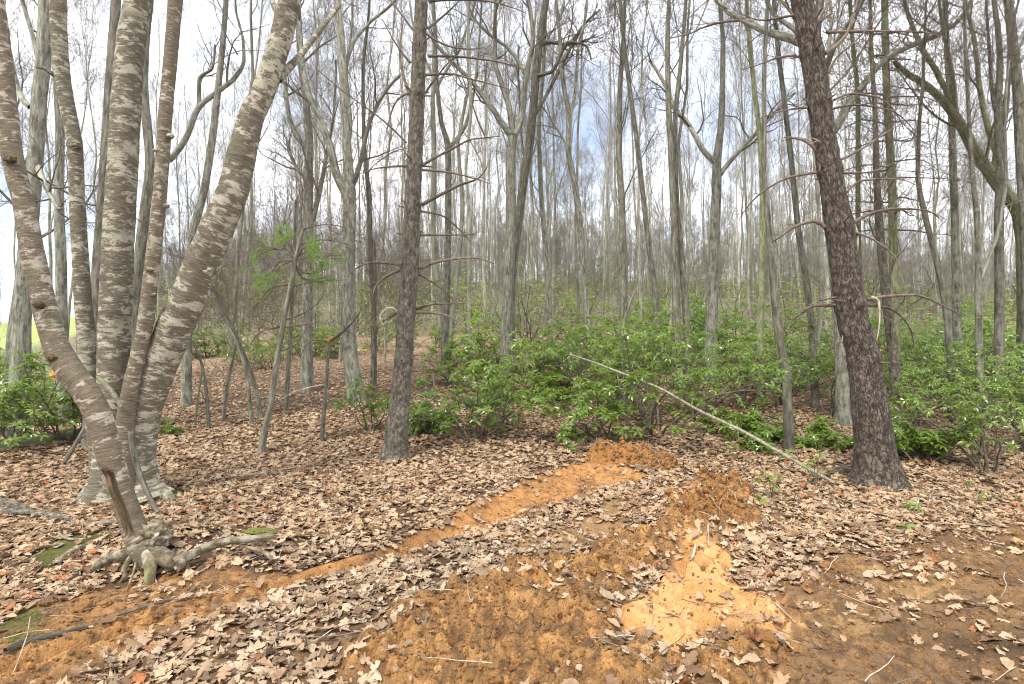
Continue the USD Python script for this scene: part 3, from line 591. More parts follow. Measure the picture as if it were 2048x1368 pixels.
# ---- the two big pines with dead, curving whorls of branches
def dead_branch(t, rows, Yd, base, seed, w0=None, matn='dead_twig', swing=.5, ntw=4):
    rng = np.random.default_rng(seed)
    n = len(rows); sgn = rng.choice([-1, 1]) * swing * rng.uniform(.3, 1)
    ln = np.hypot(rows[-1][0] - rows[0][0], rows[-1][1] - rows[0][1]) / F * Yd
    w0 = (w0 or (6 if ln < 1.0 else 7)) * .9
    rr = [(x, y, max(w0 * (1 - .75 * k / (n - 1)), 1.3), sgn * ln * (k / (n - 1)) ** 1.2) for k, (x, y) in enumerate(rows)]
    L_ = smooth_line(rows3d(rr, Yd, base), .05)
    ms = [tubes(L_[None, :, :3], L_[None, :, 3], 7)]
    if ntw:
        P, R = grow(L_[None, :, :3], L_[None, :, 3], ntw, rng, .3, 1, L=(.15 * ln + .08, .35 * ln + .12), ang=(30, 60), rf=.5, n=5, up=-.03, wob=.16, rmin=.0022)
        ms.append(tubes(P, R, 4))
        P, R = grow(P, R, 2, rng, .3, 1, L=(.06 * ln + .05, .15 * ln + .08), ang=(30, 60), rf=.6, n=4, up=-.02, wob=.15, rmin=.002); ms.append(tubes(P, R, 3))
    part(t, 'branch', joined(ms), matn)
def pine(name, label, rows, branches, matn, seed, whorls, flare, cx, cy, sc, lobes=6):
    base = on_ground(*rows[0][:2]); Yd = base[1]
    t = thing(name, label, 'tree', base)
    C = rows3d(rows, Yd, base, thin=.94); C = np.vstack([[C[0, 0], 0, -.15, C[0, 3] * 1.05], C]); C = extend(C, 4, .5)
    # swell slightly at each ring of branches
    L_ = smooth_line(C, .05)
    for wy in whorls:
        z = CAMZ + (HOR - wy) / F * Yd - base[2]; L_[:, 3] *= 1 + .09 * np.exp(-((L_[:, 2] - z) / .055) ** 2)
    m, rs, line = trunk_mesh(L_, 'plate', seed, 72, .018, flare, .22, lobes)
    tr = part(t, 'trunk', m, matn, rest=rs)
    for k, b in enumerate(branches):
        opt = {}
        if isinstance(b, tuple): b, opt = b
        dead_branch(t, [(x / sc + cx, y / sc + cy) for x, y in b], Yd, base, seed * 100 + k, **opt)
    rng = np.random.default_rng(seed)
    for wy in whorls:                                     # short snapped stubs facing the camera and away
        for a in rng.uniform(0, 2 * np.pi, 4):
            z = CAMZ + (HOR - wy) / F * Yd - base[2] + rng.uniform(-.03, .03); k = np.argmin(np.abs(line[:, 2] - z)); c, r = line[k, :3], line[k, 3]
            d_ = np.array([np.cos(a), np.sin(a), rng.uniform(-.1, .4)]); ln = rng.uniform(.03, .14)
            P = c + d_ * np.linspace(r * .8, r + ln, 4)[:, None]; part(t, 'stub', tubes(P[None], np.linspace(.014, .007, 4)[None], 6), 'dead_twig')
    return t, base, Yd
B1 = [[(490, 660), (600, 600), (700, 555), (800, 545)], [(490, 680), (600, 690), (700, 715), (760, 735)], ([(485, 820), (560, 780), (640, 740), (710, 715), (750, 665)], dict(w0=9)),
      [(480, 845), (560, 860), (640, 920), (690, 980)], [(480, 940), (600, 940), (705, 938)], ([(480, 1075), (560, 1045), (680, 1030), (775, 1055)], dict(w0=8)), [(470, 1095), (560, 1150), (620, 1210)],
      [(460, 1235), (560, 1215), (665, 1215)], [(470, 1250), (560, 1255), (650, 1300), (700, 1368)], [(510, 115), (610, 30), (660, -20)], [(515, 225), (600, 225), (780, 245), (900, 280)],
      [(500, 300), (590, 295), (700, 320), (850, 360)], [(500, 375), (560, 290), (645, 200)], [(515, 5), (700, 0), (900, 50)], [(440, 370), (390, 400), (360, 470), (340, 560)],
      [(425, 665), (330, 670), (240, 695)], [(410, 1060), (300, 1050), (230, 1070), (190, 1110)], ([(405, 1080), (340, 1110), (300, 1150), (290, 1185)], dict(w0=8)), [(395, 1245), (340, 1280), (300, 1300), (230, 1340)],
      [(460, 130), (400, 50), (330, -40)], ([(425, 570), (330, 480), (180, 370), (60, 270)], dict(w0=5)), [(440, 250), (380, 170), (330, 75)], [(500, 130), (620, 190), (735, 190)], [(440, 380), (400, 200), (420, 60)], ([(400, 1260), (360, 1230), (320, 1265), (335, 1300)], dict(matn='pale_twig'))]
pine('pine_tree', 'straight dark pine with dead curved branches standing left of the centre shrubs',
     [(789, 918, 66), (790, 905, 57), (793, 870, 49), (798, 825, 44), (803, 770, 41), (808, 712, 39), (812, 640, 38), (820, 530, 37), (824, 430, 34), (829, 330, 33), (835, 190, 31), (839, 90, 29), (843, 0, 27), (847, -80, 26)],
     B1, 'pine_bark', 7, (95, 190, 328, 412, 470, 536, 625, 718), .25, 600, 0, 2)
B2 = [([(605, 910), (560, 885), (500, 900), (420, 950), (390, 970)], dict(w0=10)), [(570, 690), (480, 705), (380, 750), (300, 820), (260, 880)], ([(580, 612), (540, 570), (500, 555), (440, 550)], dict(w0=13, ntw=1)), [(535, 430), (450, 440), (330, 480)],
      ([(500, 100), (470, 50), (430, 0), (400, -60)], dict(w0=10)), ([(560, 110), (600, 40), (640, -20)], dict(w0=10)), ([(600, 215), (680, 150), (740, 0), (760, -60)], dict(w0=11)), [(620, 290), (650, 230), (720, 170), (830, 40)],
      [(665, 640), (760, 590), (850, 530), (960, 470)], [(690, 770), (760, 720), (880, 715), (1000, 760)], ([(715, 895), (800, 850), (900, 835), (1000, 840), (1060, 870)], dict(w0=9)), ([(770, 1200), (860, 1185), (960, 1180), (1050, 1210), (1140, 1260)], dict(w0=9)),
      ([(660, 1220), (560, 1225), (490, 1270), (420, 1345)], dict(w0=7)), ([(712, 890), (735, 950), (725, 1060), (700, 1180)], dict(w0=8, matn='pale_twig', ntw=1, swing=-.1)), ([(720, 1205), (695, 1260), (680, 1320), (672, 1368)], dict(w0=9, matn='pale_twig', ntw=0, swing=-.1)),
      ([(785, 1190), (815, 1200), (822, 1240), (808, 1368)], dict(w0=9, matn='pale_twig', ntw=0, swing=-.1)), [(640, 400), (720, 375), (800, 385), (870, 430), (920, 520)], [(610, 130), (800, 125), (1000, 130), (1060, 145)], [(620, 440), (740, 420), (860, 440), (960, 520)],
      ([(640, 640), (610, 590), (560, 555), (550, 550)], dict(w0=6, matn='pale_twig', ntw=1)), [(660, 690), (760, 690), (880, 650)], [(720, 930), (800, 960), (900, 1060), (920, 1150)], [(600, 850), (640, 840), (690, 860)], ([(770, 1220), (850, 1230), (930, 1290), (960, 1380)], dict(w0=7)),
      [(490, 220), (420, 230), (350, 255), (270, 280)], [(660, 1190), (590, 1200), (520, 1240)], [(480, 60), (380, 80), (280, 60)]]
pine('pine_tree', 'thick reddish-brown pine leaning left, in the right foreground beside the fallen pole',
     [(1756, 968, 118), (1756, 950, 100), (1752, 920, 84), (1748, 880, 76), (1741, 825, 71), (1734, 770, 66), (1727, 712, 62), (1708, 650, 61), (1692, 550, 57), (1678, 450, 54), (1659, 340, 47), (1648, 270, 47), (1638, 200, 47), (1624, 110, 46), (1604, 0, 43), (1588, -80, 42)],
     B2, 'red_pine_bark', 9, (62, 105, 205, 340, 455, 610, 722), .12, 1348, 0, 2, 5)
rb = on_ground(1710, 945); rt = thing('surface_root', 'bark-covered root running left from the foot of the thick reddish pine', 'root', rb)
m, rs, _ = trunk_mesh(rows3d([(1722, 940, 34), (1695, 940, 22, -.05), (1668, 944, 15, -.1), (1645, 952, 9, -.12)], rb[1], rb), 'plate', 70, 16, .03); part(rt, 'wood', m, 'red_pine_bark', rest=rs)

# ---- trees of the middle distance, each as it stands in the photograph
bare_tree('bare_tree', 'grey furrowed trunk at the far left edge behind the leaning stem', [(36, 880, 46), (40, 760, 40), (44, 640, 36), (60, 450, 32), (72, 300, 31), (78, 200, 30), (88, 100, 30), (92, 0, 28)], 8.6, 'grey_bark', seed=101,
          limbs=[[(62, 215, 13), (40, 190, 12, .3), (20, 110, 10, .7), (5, 40, 9, 1), (-20, -20, 8, 1)], [(75, 330, 14), (95, 380, 11, -.3), (120, 420, 8, -.6)], [(80, 165, 12), (70, 90, 10, .4), (50, 20, 9, .6), (40, -20, 8, .6)]], auto=5)
bare_tree('bare_tree', 'slim pale trunk seen between the leaning stem and the second stem', [(128, 880, 26), (126, 760, 25), (124, 640, 23), (122, 520, 22), (118, 400, 20), (120, 280, 18), (112, 140, 16), (100, 0, 14)], 10, 'grey_bark', seed=102, auto=7)
bare_tree('bare_tree', 'dark furrowed trunk half hidden behind the thickest stem', [(182, 870, 34), (188, 760, 31), (192, 650, 29), (196, 550, 27), (208, 380, 25), (218, 220, 24), (226, 90, 22), (232, 0, 20)], 8.2, 'dark_bark', seed=103, auto=5)
bare_tree('bare_tree', 'dark grey trunk curving up behind the slender stem of the clump', [(264, 840, 32), (266, 700, 28), (272, 600, 26), (281, 500, 24), (290, 420, 22), (300, 325, 20), (294, 250, 20), (288, 180, 18), (292, 80, 16), (300, 0, 15)], 9.4, 'dark_bark', seed=104, auto=5)
bare_tree('bare_tree', 'slender tree with one big up-curving limb behind the right-leaning stem', [(372, 812, 24), (374, 700, 21), (378, 560, 20), (384, 480, 18), (408, 380, 17), (425, 275, 16), (438, 160, 14), (448, 60, 12), (452, 0, 11)], None, 'grey_bark', seed=105,
          limbs=[[(338, 322, 13), (370, 280, 13), (398, 215, 12), (440, 180, 11), (470, 155, 10), (488, 120, 8), (486, 80, 6), (472, 20, 5), (470, -20, 4)], [(398, 215, 9), (398, 160, 8), (425, 135, 6, .2), (430, 90, 5, .3)]], auto=4)
bare_tree('bare_tree', 'tall straight grey tree forking high, behind the young green pine', [(614, 782, 30), (614, 700, 26), (615, 600, 24), (616, 480, 22), (617, 360, 20), (618, 290, 19), (612, 200, 16), (600, 110, 14), (596, 0, 12)], None, 'grey_bark', seed=106,
          limbs=[[(617, 300, 12), (580, 240, 11, .3), (570, 170, 10, .5), (566, 80, 8, .8), (560, -10, 7, 1)], [(620, 460, 11), (640, 380, 10), (655, 300, 8), (668, 220, 6), (672, 120, 5)], [(617, 360, 9), (590, 330, 8), (574, 280, 6)]], auto=4)
bare_tree('bare_tree', 'stout grey oak forking in two at mid height, left of the dark pine', [(713, 802, 46), (708, 770, 38), (700, 700, 34), (695, 600, 32), (697, 500, 31), (700, 400, 29), (694, 300, 22), (689, 200, 20), (684, 100, 18), (674, 0, 17)], None, 'grey_bark', seed=107,
          limbs=[[(697, 395, 22), (672, 345, 19), (662, 300, 17), (640, 240, 15), (622, 200, 14), (606, 130, 12, .3), (600, 60, 10, .5), (596, -15, 9, .7)], [(706, 370, 12), (722, 320, 11, -.3), (735, 260, 9, -.5), (760, 200, 8, -.7), (800, 150, 6, -.9)], [(688, 160, 9), (705, 90, 8, .2), (735, 50, 7, .4), (790, 0, 6, .6)]], auto=5)
bare_tree('bare_tree', 'pale grey tree spreading into three limbs above the centre shrubs', [(1012, 700, 26), (1015, 600, 26), (1020, 500, 25), (1022, 420, 24), (1021, 330, 23), (1026, 270, 22)], 14.2, 'grey_bark', seed=108, cont=False, auto=0,
          limbs=[[(1022, 272, 14), (990, 225, 13), (975, 205, 12, .2), (945, 165, 11, .5), (900, 120, 9, .8), (865, 80, 7, 1)], [(1026, 275, 15), (1018, 215, 13), (1002, 165, 12), (990, 120, 11), (990, 60, 9), (992, 0, 8), (995, -20, 7)],
                 [(1028, 275, 15), (1045, 225, 14), (1053, 150, 13, -.3), (1066, 75, 11, -.5), (1060, 20, 10, -.6), (1052, -15, 9, -.7)], [(1052, 155, 9, -.3), (1020, 100, 8, -.1), (980, 70, 7, .1), (945, 30, 6, .4), (930, -10, 5, .6)]])
bare_tree('bare_tree', 'dark rough-barked tree leaning right beside the three-limbed grey tree', [(1024, 722, 36), (1019, 690, 30), (1018, 640, 26), (1022, 560, 23), (1032, 480, 22), (1041, 410, 21), (1050, 340, 21), (1060, 280, 20), (1068, 200, 19), (1076, 110, 18), (1086, 40, 16), (1092, 0, 15)], None, 'dark_bark', seed=109,
          limbs=[[(1064, 240, 9), (1090, 195, 8), (1130, 120, 7), (1160, 60, 6), (1200, 20, 5)], [(1075, 95, 9), (1100, 85, 8), (1140, 90, 6), (1190, 70, 4)], [(1072, 150, 10), (1100, 145, 8, -.4), (1140, 85, 7, -.6), (1172, 92, 5, -.7), (1182, 120, 4, -.7)], [(1046, 310, 5), (1040, 220, 5), (1037, 130, 4), (1037, 90, 4)]], auto=3)
bare_tree('bare_tree', 'slim grey tree forking like a V against the blue break in the clouds', [(1178, 690, 20), (1172, 600, 18), (1166, 520, 17), (1160, 450, 16), (1150, 370, 15), (1137, 300, 14), (1138, 240, 13), (1126, 160, 10), (1118, 60, 8), (1112, 0, 7)], 17, 'grey_bark', seed=110,
          limbs=[[(1138, 240, 9), (1152, 170, 8), (1156, 100, 7), (1172, 30, 6), (1176, -15, 5)], [(1138, 300, 6), (1110, 250, 5), (1082, 210, 4)]], auto=4, extra=4)
bare_tree('bare_tree', 'twin-topped slim tree just right of the dark pine trunk', [(890, 690, 19), (893, 600, 17), (896, 450, 16), (897, 330, 15), (895, 290, 14), (882, 240, 11), (874, 160, 9), (870, 60, 7), (868, 0, 6)], 16, 'grey_bark', seed=111,
          limbs=[[(897, 295, 10), (925, 262, 9), (942, 215, 8), (952, 150, 6), (960, 60, 5), (964, -10, 4)]], auto=4, extra=4)
bare_tree('bare_tree', 'grey tree parting into a wide V, right of centre behind the tall laurel', [(1422, 690, 30), (1424, 620, 27), (1426, 540, 25), (1430, 450, 23), (1433, 380, 22), (1434, 325, 20), (1442, 250, 15), (1445, 180, 13), (1446, 90, 11), (1440, 0, 9)], 13.5, 'grey_bark', seed=112,
          limbs=[[(1430, 325, 14), (1400, 290, 12), (1376, 248, 12, .3), (1352, 220, 10, .5), (1335, 180, 9, .8), (1300, 120, 7, 1)], [(1440, 350, 12), (1458, 325, 11), (1490, 290, 10, .2), (1513, 265, 9, .3), (1550, 225, 8, .5), (1590, 185, 6, .7)]], auto=4)
bare_tree('bare_tree', 'thin straight tree rising from the laurel right of the wide V tree', [(1520, 690, 16), (1522, 600, 15), (1525, 480, 14), (1525, 400, 13), (1520, 280, 12), (1508, 170, 10), (1497, 70, 9), (1493, 0, 8)], 12, 'mossy_bark', seed=113, auto=6, auto_len=(1, 2), extra=4)
bare_tree('bare_tree', 'slender dark stem standing in front of the shrubs left of the reddish pine', [(1580, 898, 24), (1577, 850, 21), (1573, 760, 19), (1560, 680, 17), (1553, 640, 16), (1545, 540, 14), (1536, 440, 13), (1528, 330, 11), (1528, 180, 10), (1532, 60, 8), (1536, 0, 7)], None, 'dark_bark', 'none', seed=114, auto=7, auto_len=(.7, 1.6), extra=3)
bare_tree('bare_tree', 'second slender dark stem close left of the reddish pine', [(1632, 822, 18), (1628, 740, 16), (1624, 660, 15), (1612, 560, 14), (1598, 470, 13), (1583, 325, 12), (1566, 180, 11), (1555, 90, 10), (1548, 0, 9)], None, 'dark_bark', 'none', seed=115, auto=7, auto_len=(.8, 1.8), extra=3)
bare_tree('young_tree', 'dark young pine stem close behind the reddish pine on its right', [(1802, 872, 28), (1796, 800, 25), (1790, 740, 24), (1779, 650, 20), (1763, 500, 18), (1753, 350, 14), (1750, 225, 11), (1744, 120, 9), (1740, 0, 7)], None, 'pine_bark', 'plate', seed=116, auto=9, auto_t=(.15, .9), auto_len=(.5, 1.4), extra=2, twig='dead_twig')
mossy = bare_tree('young_pine', 'upright mossy green trunk behind the reddish pine', [(1797, 800, 24), (1792, 700, 22), (1788, 560, 19), (1783, 350, 17), (1774, 200, 16), (1771, 90, 15), (1769, 0, 14)], 10.6, 'mossy_bark', seed=117, auto=8, auto_len=(.8, 1.8))
bare_tree('bare_tree', 'thin mossy stem seen just right of the reddish pine top', [(1722, 760, 13), (1720, 600, 12), (1716, 415, 11), (1716, 200, 10), (1706, 90, 9), (1700, 0, 8)], 11.2, 'mossy_bark', seed=118, auto=5, auto_len=(.6, 1.5), extra=3)
bare_tree('bare_tree', 'straight mid-grey trunk in the right woodland between mossy trunk and edge', [(1918, 730, 20), (1914, 650, 18), (1910, 450, 16), (1906, 330, 15), (1903, 225, 14), (1894, 100, 12), (1890, 0, 10)], 11.5, 'grey_bark', seed=119, auto=6, auto_len=(.8, 2))
bare_tree('bare_tree', 'leaning tree at the right edge with long limbs reaching up to the left', [(2062, 640, 52), (2058, 560, 46), (2052, 470, 40), (2040, 420, 36), (2008, 385, 28), (1975, 340, 25), (1953, 308, 24), (1928, 262, 22), (1903, 222, 20), (1876, 192, 17), (1848, 168, 15), (1812, 145, 12), (1788, 122, 10)], 10.8, 'mossy_bark', seed=120, cont=False,
          limbs=[[(1910, 235, 14), (1895, 190, 13), (1876, 150, 12, .2), (1846, 100, 11, .3), (1820, 40, 9, .5), (1806, -10, 7, .6)], [(1910, 232, 10), (1905, 150, 9, -.2), (1890, 80, 8, -.3), (1878, 0, 6, -.4)], [(2020, 395, 18), (2000, 330, 16, .3), (1975, 250, 13, .4), (1960, 180, 11, .5), (1950, 90, 9, .6), (1930, 0, 7, .7)]], auto=3)
bare_tree('bare_tree', 'upright trunk at the right edge of the picture', [(2060, 700, 34), (2058, 560, 30), (2050, 400, 26), (2042, 280, 24), (2036, 180, 22), (2026, 90, 20), (2018, 0, 18)], 10, 'grey_bark', seed=121, auto=6)
bare_tree('bare_tree', 'dark twisting trunk near the right edge with steep upright limbs', [(1998, 700, 20), (1999, 600, 19), (1998, 450, 18), (2000, 350, 18), (1997, 280, 17), (1996, 210, 16), (2000, 130, 13), (1996, 60, 11), (1988, 0, 9)], 9.8, 'dark_bark', seed=122,
          limbs=[[(1997, 240, 9), (1985, 190, 8), (1980, 120, 7), (1975, 50, 6), (1972, -10, 5)], [(2000, 290, 9), (2015, 200, 8), (2018, 110, 7), (2030, 30, 6), (2040, -10, 5)]], auto=5)
bare_tree('bare_tree', 'patchy two-pronged tree low in the right woodland', [(1960, 760, 16), (1958, 680, 15), (1957, 600, 14), (1955, 450, 12), (1943, 325, 10), (1936, 200, 8), (1930, 80, 7)], 9, 'grey_bark', 'smooth', seed=123,
          limbs=[[(1962, 560, 9), (1980, 510, 8), (1993, 475, 8), (2004, 420, 7), (2012, 360, 7), (2010, 250, 6), (2018, 120, 5)]], auto=6, auto_len=(.5, 1.3), extra=2)
bare_tree('bare_tree', 'crooked dark tree curving left in the right woodland', [(1902, 760, 16), (1896, 650, 15), (1885, 575, 14), (1868, 500, 13), (1850, 430, 12), (1836, 350, 10), (1838, 260, 8), (1846, 160, 7)], 10.2, 'dark_bark', 'none', seed=124, auto=8, auto_len=(.6, 1.6), extra=2)
bare_tree('bare_tree', 'big lichened tree far behind the reddish pine with limbs spreading both ways', [(1690, 760, 40), (1684, 640, 38), (1672, 520, 34), (1660, 420, 32), (1650, 320, 30), (1640, 200, 27), (1630, 100, 22), (1640, 0, 18)], 9.6, 'grey_bark', seed=125, auto=2,
          limbs=[[(1630, 100, 22), (1590, 80, 20, .3), (1540, 65, 17, .5), (1490, 42, 14, .8), (1452, 20, 11, 1.1), (1430, -10, 9, 1.3)], [(1655, 280, 18), (1673, 255, 17), (1695, 215, 16, .2), (1718, 182, 15, .3), (1773, 117, 14, .6), (1820, 92, 13, .8), (1878, 68, 12, 1), (1918, 40, 11, 1.2), (1945, -5, 10, 1.4)],
                 [(1645, 150, 14), (1665, 100, 13, -.3), (1690, 60, 12, -.5), (1720, 10, 10, -.7), (1735, -20, 9, -.8)], [(1640, 90, 12), (1590, 60, 11, .8), (1545, 25, 9, 1.1), (1530, -20, 8, 1.3)]])
bare_tree('bare_tree', 'dark narrow trunk in the centre right woodland with many upright twigs', [(1250, 690, 20), (1246, 560, 18), (1244, 420, 16), (1238, 300, 14), (1240, 180, 12), (1246, 90, 10), (1250, 0, 8)], 16, 'dark_bark', seed=126, auto=9, auto_t=(.3, 1))
bare_tree('bare_tree', 'dark double trunk behind the tall laurel, left partner', [(1354, 690, 20), (1352, 600, 18), (1349, 480, 16), (1343, 330, 14), (1337, 200, 13), (1335, 80, 11), (1338, 0, 10)], 13, 'dark_bark', seed=127, auto=6, extra=4)
bare_tree('bare_tree', 'dark double trunk behind the tall laurel, right partner', [(1374, 680, 17), (1370, 600, 16), (1360, 480, 14), (1352, 380, 13), (1350, 260, 12), (1362, 120, 10), (1372, 0, 8)], 13.4, 'dark_bark', seed=128, auto=6, extra=4)
bare_tree('bare_tree', 'slender trunk in the middle woodland left of the V-shaped grey tree', [(1100, 690, 15), (1098, 600, 14), (1090, 480, 12), (1082, 380, 11), (1078, 260, 10), (1088, 120, 8)], 18, 'grey_bark', seed=129, auto=8, auto_t=(.3, 1), extra=4)
bare_tree('bare_tree', 'reddish slim trunk leaning left, in the middle woodland right of centre', [(1318, 690, 15), (1312, 600, 14), (1296, 480, 12), (1276, 300, 11), (1256, 150, 10), (1240, 0, 8)], 15, 'dark_bark', seed=130, auto=7, extra=4)
bare_tree('bare_tree', 'dark old trunk far left behind the leaves of the left shrub', [(26, 840, 44), (26, 760, 36), (28, 700, 32), (34, 640, 30), (44, 560, 27), (50, 470, 24), (40, 380, 20), (20, 260, 16), (-10, 150, 12)], 11, 'dark_bark', seed=131, auto=8, auto_t=(.3, 1), auto_len=(1.5, 3.5), extra=3)
bare_tree('bare_tree', 'thin trunk rising between the leaning grey oak and the pine, centre left', [(746, 770, 14), (748, 650, 13), (742, 520, 12), (738, 400, 11), (728, 280, 9), (726, 150, 8), (738, 20, 6)], 13.4, 'dark_bark', seed=132, auto=8, auto_t=(.3, 1), extra=3)

# ---- young green pine, snapped snag, and dead bent saplings on the leafy slope
def needles(lines, rng, per, n_each=26, ln=.09, tmin=.3):
    V = []; 
    for L_ in lines:
        for _ in range(per):
            k = rng.uniform(tmin, 1) * (len(L_) - 1); i = int(min(k, len(L_) - 2)); c = L_[i, :3] + (L_[i + 1, :3] - L_[i, :3]) * (k - i)
            ax_ = norm(L_[i + 1, :3] - L_[i, :3]); d = norm(ax_ * .7 + rng.normal(size=(n_each, 3)) * .75)
            e = c + d * ln * rng.uniform(.7, 1.15, (n_each, 1)) + [0, 0, -.01]; sd_ = norm(np.cross(d, rng.normal(size=(n_each, 3)))) * .0015
            V.append(np.stack([c - sd_, c + sd_, e], 1))
    V = np.vstack(V).reshape(-1, 3); return V, np.arange(len(V)).reshape(-1, 3)
t, line, base, Yd = bare_tree('young_pine', 'slanting young pine with a tuft of fresh green needles, left of the oak', [(521, 904, 18), (528, 870, 15), (539, 820, 14), (553, 729, 13), (567, 645, 12), (576, 600, 11), (590, 525, 9), (600, 480, 8), (608, 455, 6)], None, 'dark_bark', 'none', seed=140, auto=0, cont=False, tw=False)
NB = [[(590, 520), (560, 500), (525, 505), (505, 530)], [(590, 520), (625, 510), (680, 505)], [(592, 515), (575, 480), (555, 470)], [(594, 515), (620, 490), (636, 495)], [(590, 520), (570, 535), (540, 560), (515, 560)], [(588, 525), (620, 540), (660, 545)]]
gl = []
rq = np.random.default_rng(8)
for k, b in enumerate(NB * 2):
    b = [(x + rq.normal() * 6 * (i > 0), y + rq.normal() * 9 * (i > 0)) for i, (x, y) in enumerate(b)]
    dead_branch(t, b, Yd, base, 900 + k, w0=4, ntw=3, swing=.7)
    gl.append(smooth_line(rows3d([(x, y, 3, .25 * rq.normal() * i) for i, (x, y) in enumerate(b)], Yd, base), .05))
G_ = np.stack([resample(l, 8) for l in gl]); TP, TR = grow(G_[..., :3], G_[..., 3], 7, rq, .2, 1, L=(.12, .38), ang=(30, 65), rf=.5, n=4, up=.05, wob=.15, rmin=.002)
part(t, 'twigs', tubes(TP, TR, 4), 'dead_twig', kind='stuff')
part(t, 'needles', needles(list(TP) + gl, rq, 5, 12, .11, .3), 'needle', smooth=False, kind='stuff')
for k, b in enumerate([[(575, 570), (545, 575), (520, 600), (505, 625)], [(580, 575), (620, 565), (690, 560)], [(566, 655), (600, 650), (640, 645), (680, 660)], [(562, 655), (530, 660), (500, 690)], [(568, 640), (600, 630), (640, 600), (650, 580)], [(565, 655), (530, 640), (495, 630)], [(605, 460), (640, 450), (690, 455)], [(598, 490), (650, 480), (720, 500)], [(558, 700), (590, 690), (610, 660)]]):
    dead_branch(t, b, Yd, base, 950 + k, w0=4, ntw=4)
t, line, base, Yd = bare_tree('snag', 'snapped dead sapling with a bright orange broken top on the leafy slope', [(643, 881, 10), (648, 830, 9), (653, 760, 8), (657, 690, 8), (659, 676, 9)], None, 'dark_bark', 'none', seed=141, auto=0, cont=False, tw=False)
ov = tubes(rows3d([(657, 682, 7), (661, 677, 6), (672, 680, 2)], Yd - .02, base)[None, :, :3], np.array([[.035, .03, .008]]), 6); part(t, 'broken_end', ov, 'orange_wood', smooth=False, label='splintered orange broken end')
dead_branch(t, [(659, 682), (690, 660), (720, 625)], Yd, base, 960, w0=8); dead_branch(t, [(657, 684), (630, 680), (600, 720)], Yd, base, 961, w0=5); dead_branch(t, [(650, 770), (600, 780), (560, 800)], Yd, base, 962, w0=4, matn='pale_twig')
SAP = [('bent_sapling', 'dead sapling bowed over to the left behind the right-leaning stem', [(418, 858, 9), (414, 800, 8), (408, 750, 7), (396, 705, 6), (380, 676, 5)]),
       ('bent_sapling', 'leaning dead sapling arching up left, nearest to the young green pine', [(523, 838, 12), (514, 790, 10), (498, 735, 9), (480, 690, 8), (452, 630, 6), (432, 590, 5), (418, 560, 4)]),
       ('bent_sapling', 'dead sapling standing just left of the arching one', [(505, 850, 10), (499, 800, 9), (492, 745, 8), (478, 695, 6), (455, 650, 5), (425, 598, 4)]),
       ('dead_sapling', 'upright thin dead stem between the bowed sapling and the arching pair', [(446, 842, 9), (452, 790, 8), (462, 735, 7), (470, 700, 5), (474, 660, 4)]),
       ('dead_sapling', 'pale short stick standing beside the foot of the bowed sapling', [(390, 852, 5), (394, 810, 4), (400, 770, 4), (406, 730, 3)]),
       ('dead_sapling', 'thin upright dark sapling directly behind the young green pine', [(571, 826, 11), (575, 760, 10), (580, 680, 9), (584, 600, 8), (588, 500, 6), (592, 400, 4)]),
       ('dead_sapling', 'slim sapling stem between the oak and the dark pine', [(745, 800, 8), (748, 720, 7), (750, 640, 6), (752, 560, 5), (748, 480, 4)]),
       ('dead_sapling', 'leaning dead stick reaching out of the tall laurel in the centre', [(1225, 790, 9), (1238, 700, 8), (1250, 640, 7), (1262, 600, 6), (1270, 580, 4)]),
       ('dead_sapling', 'thin stick standing in the leaves before the tall laurel', [(1259, 885, 7), (1255, 840, 6), (1250, 800, 5), (1247, 760, 4)]),
       ('dead_sapling', 'short dark twig standing in the leaves at the foot of the centre slope', [(874, 806, 6), (870, 780, 5), (866, 750, 4)])]
for k, (nm, lab, rw) in enumerate(SAP):
    bare_tree(nm, lab, rw, None, 'dark_bark' if 'pale' not in lab else 'pole_bark', 'none', seed=150 + k, auto=4 if k not in (4, 9) else 0, auto_t=(.3, .95), auto_len=(.25, .7), cont=False, cat='sapling', flare=.1, sides=10, twig='dead_twig', tw=k in (1, 5, 6))

rq = np.random.default_rng(18); gl = []
for k, (x, y) in enumerate([(1770, 60), (1771, 110), (1772, 130), (1773, 190), (1776, 215), (1778, 290), (1782, 330), (1784, 400), (1785, 430), (1786, 350), (1775, 240), (1787, 470)]):
    for sg in (-1, 1):
        L3 = rng_l = rq.uniform(40, 120); yy_ = y + rq.uniform(-12, 12)
        rows_ = [(x + sg * L3 * a, yy_ - 22 * a + 34 * a * a + rq.normal() * 3, 4 - 2.6 * a, rq.uniform(-.8, .8) * a) for a in (0, .35, .7, 1)]
        gl.append(smooth_line(rows3d(rows_, mossy[3], mossy[2]), .06)); part(mossy[0], 'branch', tubes(gl[-1][None, :, :3], gl[-1][None, :, 3], 5), 'dead_twig')
G_ = np.stack([resample(l, 8) for l in gl]); TP, TR = grow(G_[..., :3], G_[..., 3], 5, rq, .2, 1, L=(.15, .45), ang=(30, 65), rf=.5, n=4, up=.0, wob=.15, rmin=.002)
part(mossy[0], 'twigs', tubes(TP, TR, 4), 'dead_twig', kind='stuff'); part(mossy[0], 'needles', needles(list(TP), rq, 4, 12, .10, .4), 'needle', smooth=False, kind='stuff')

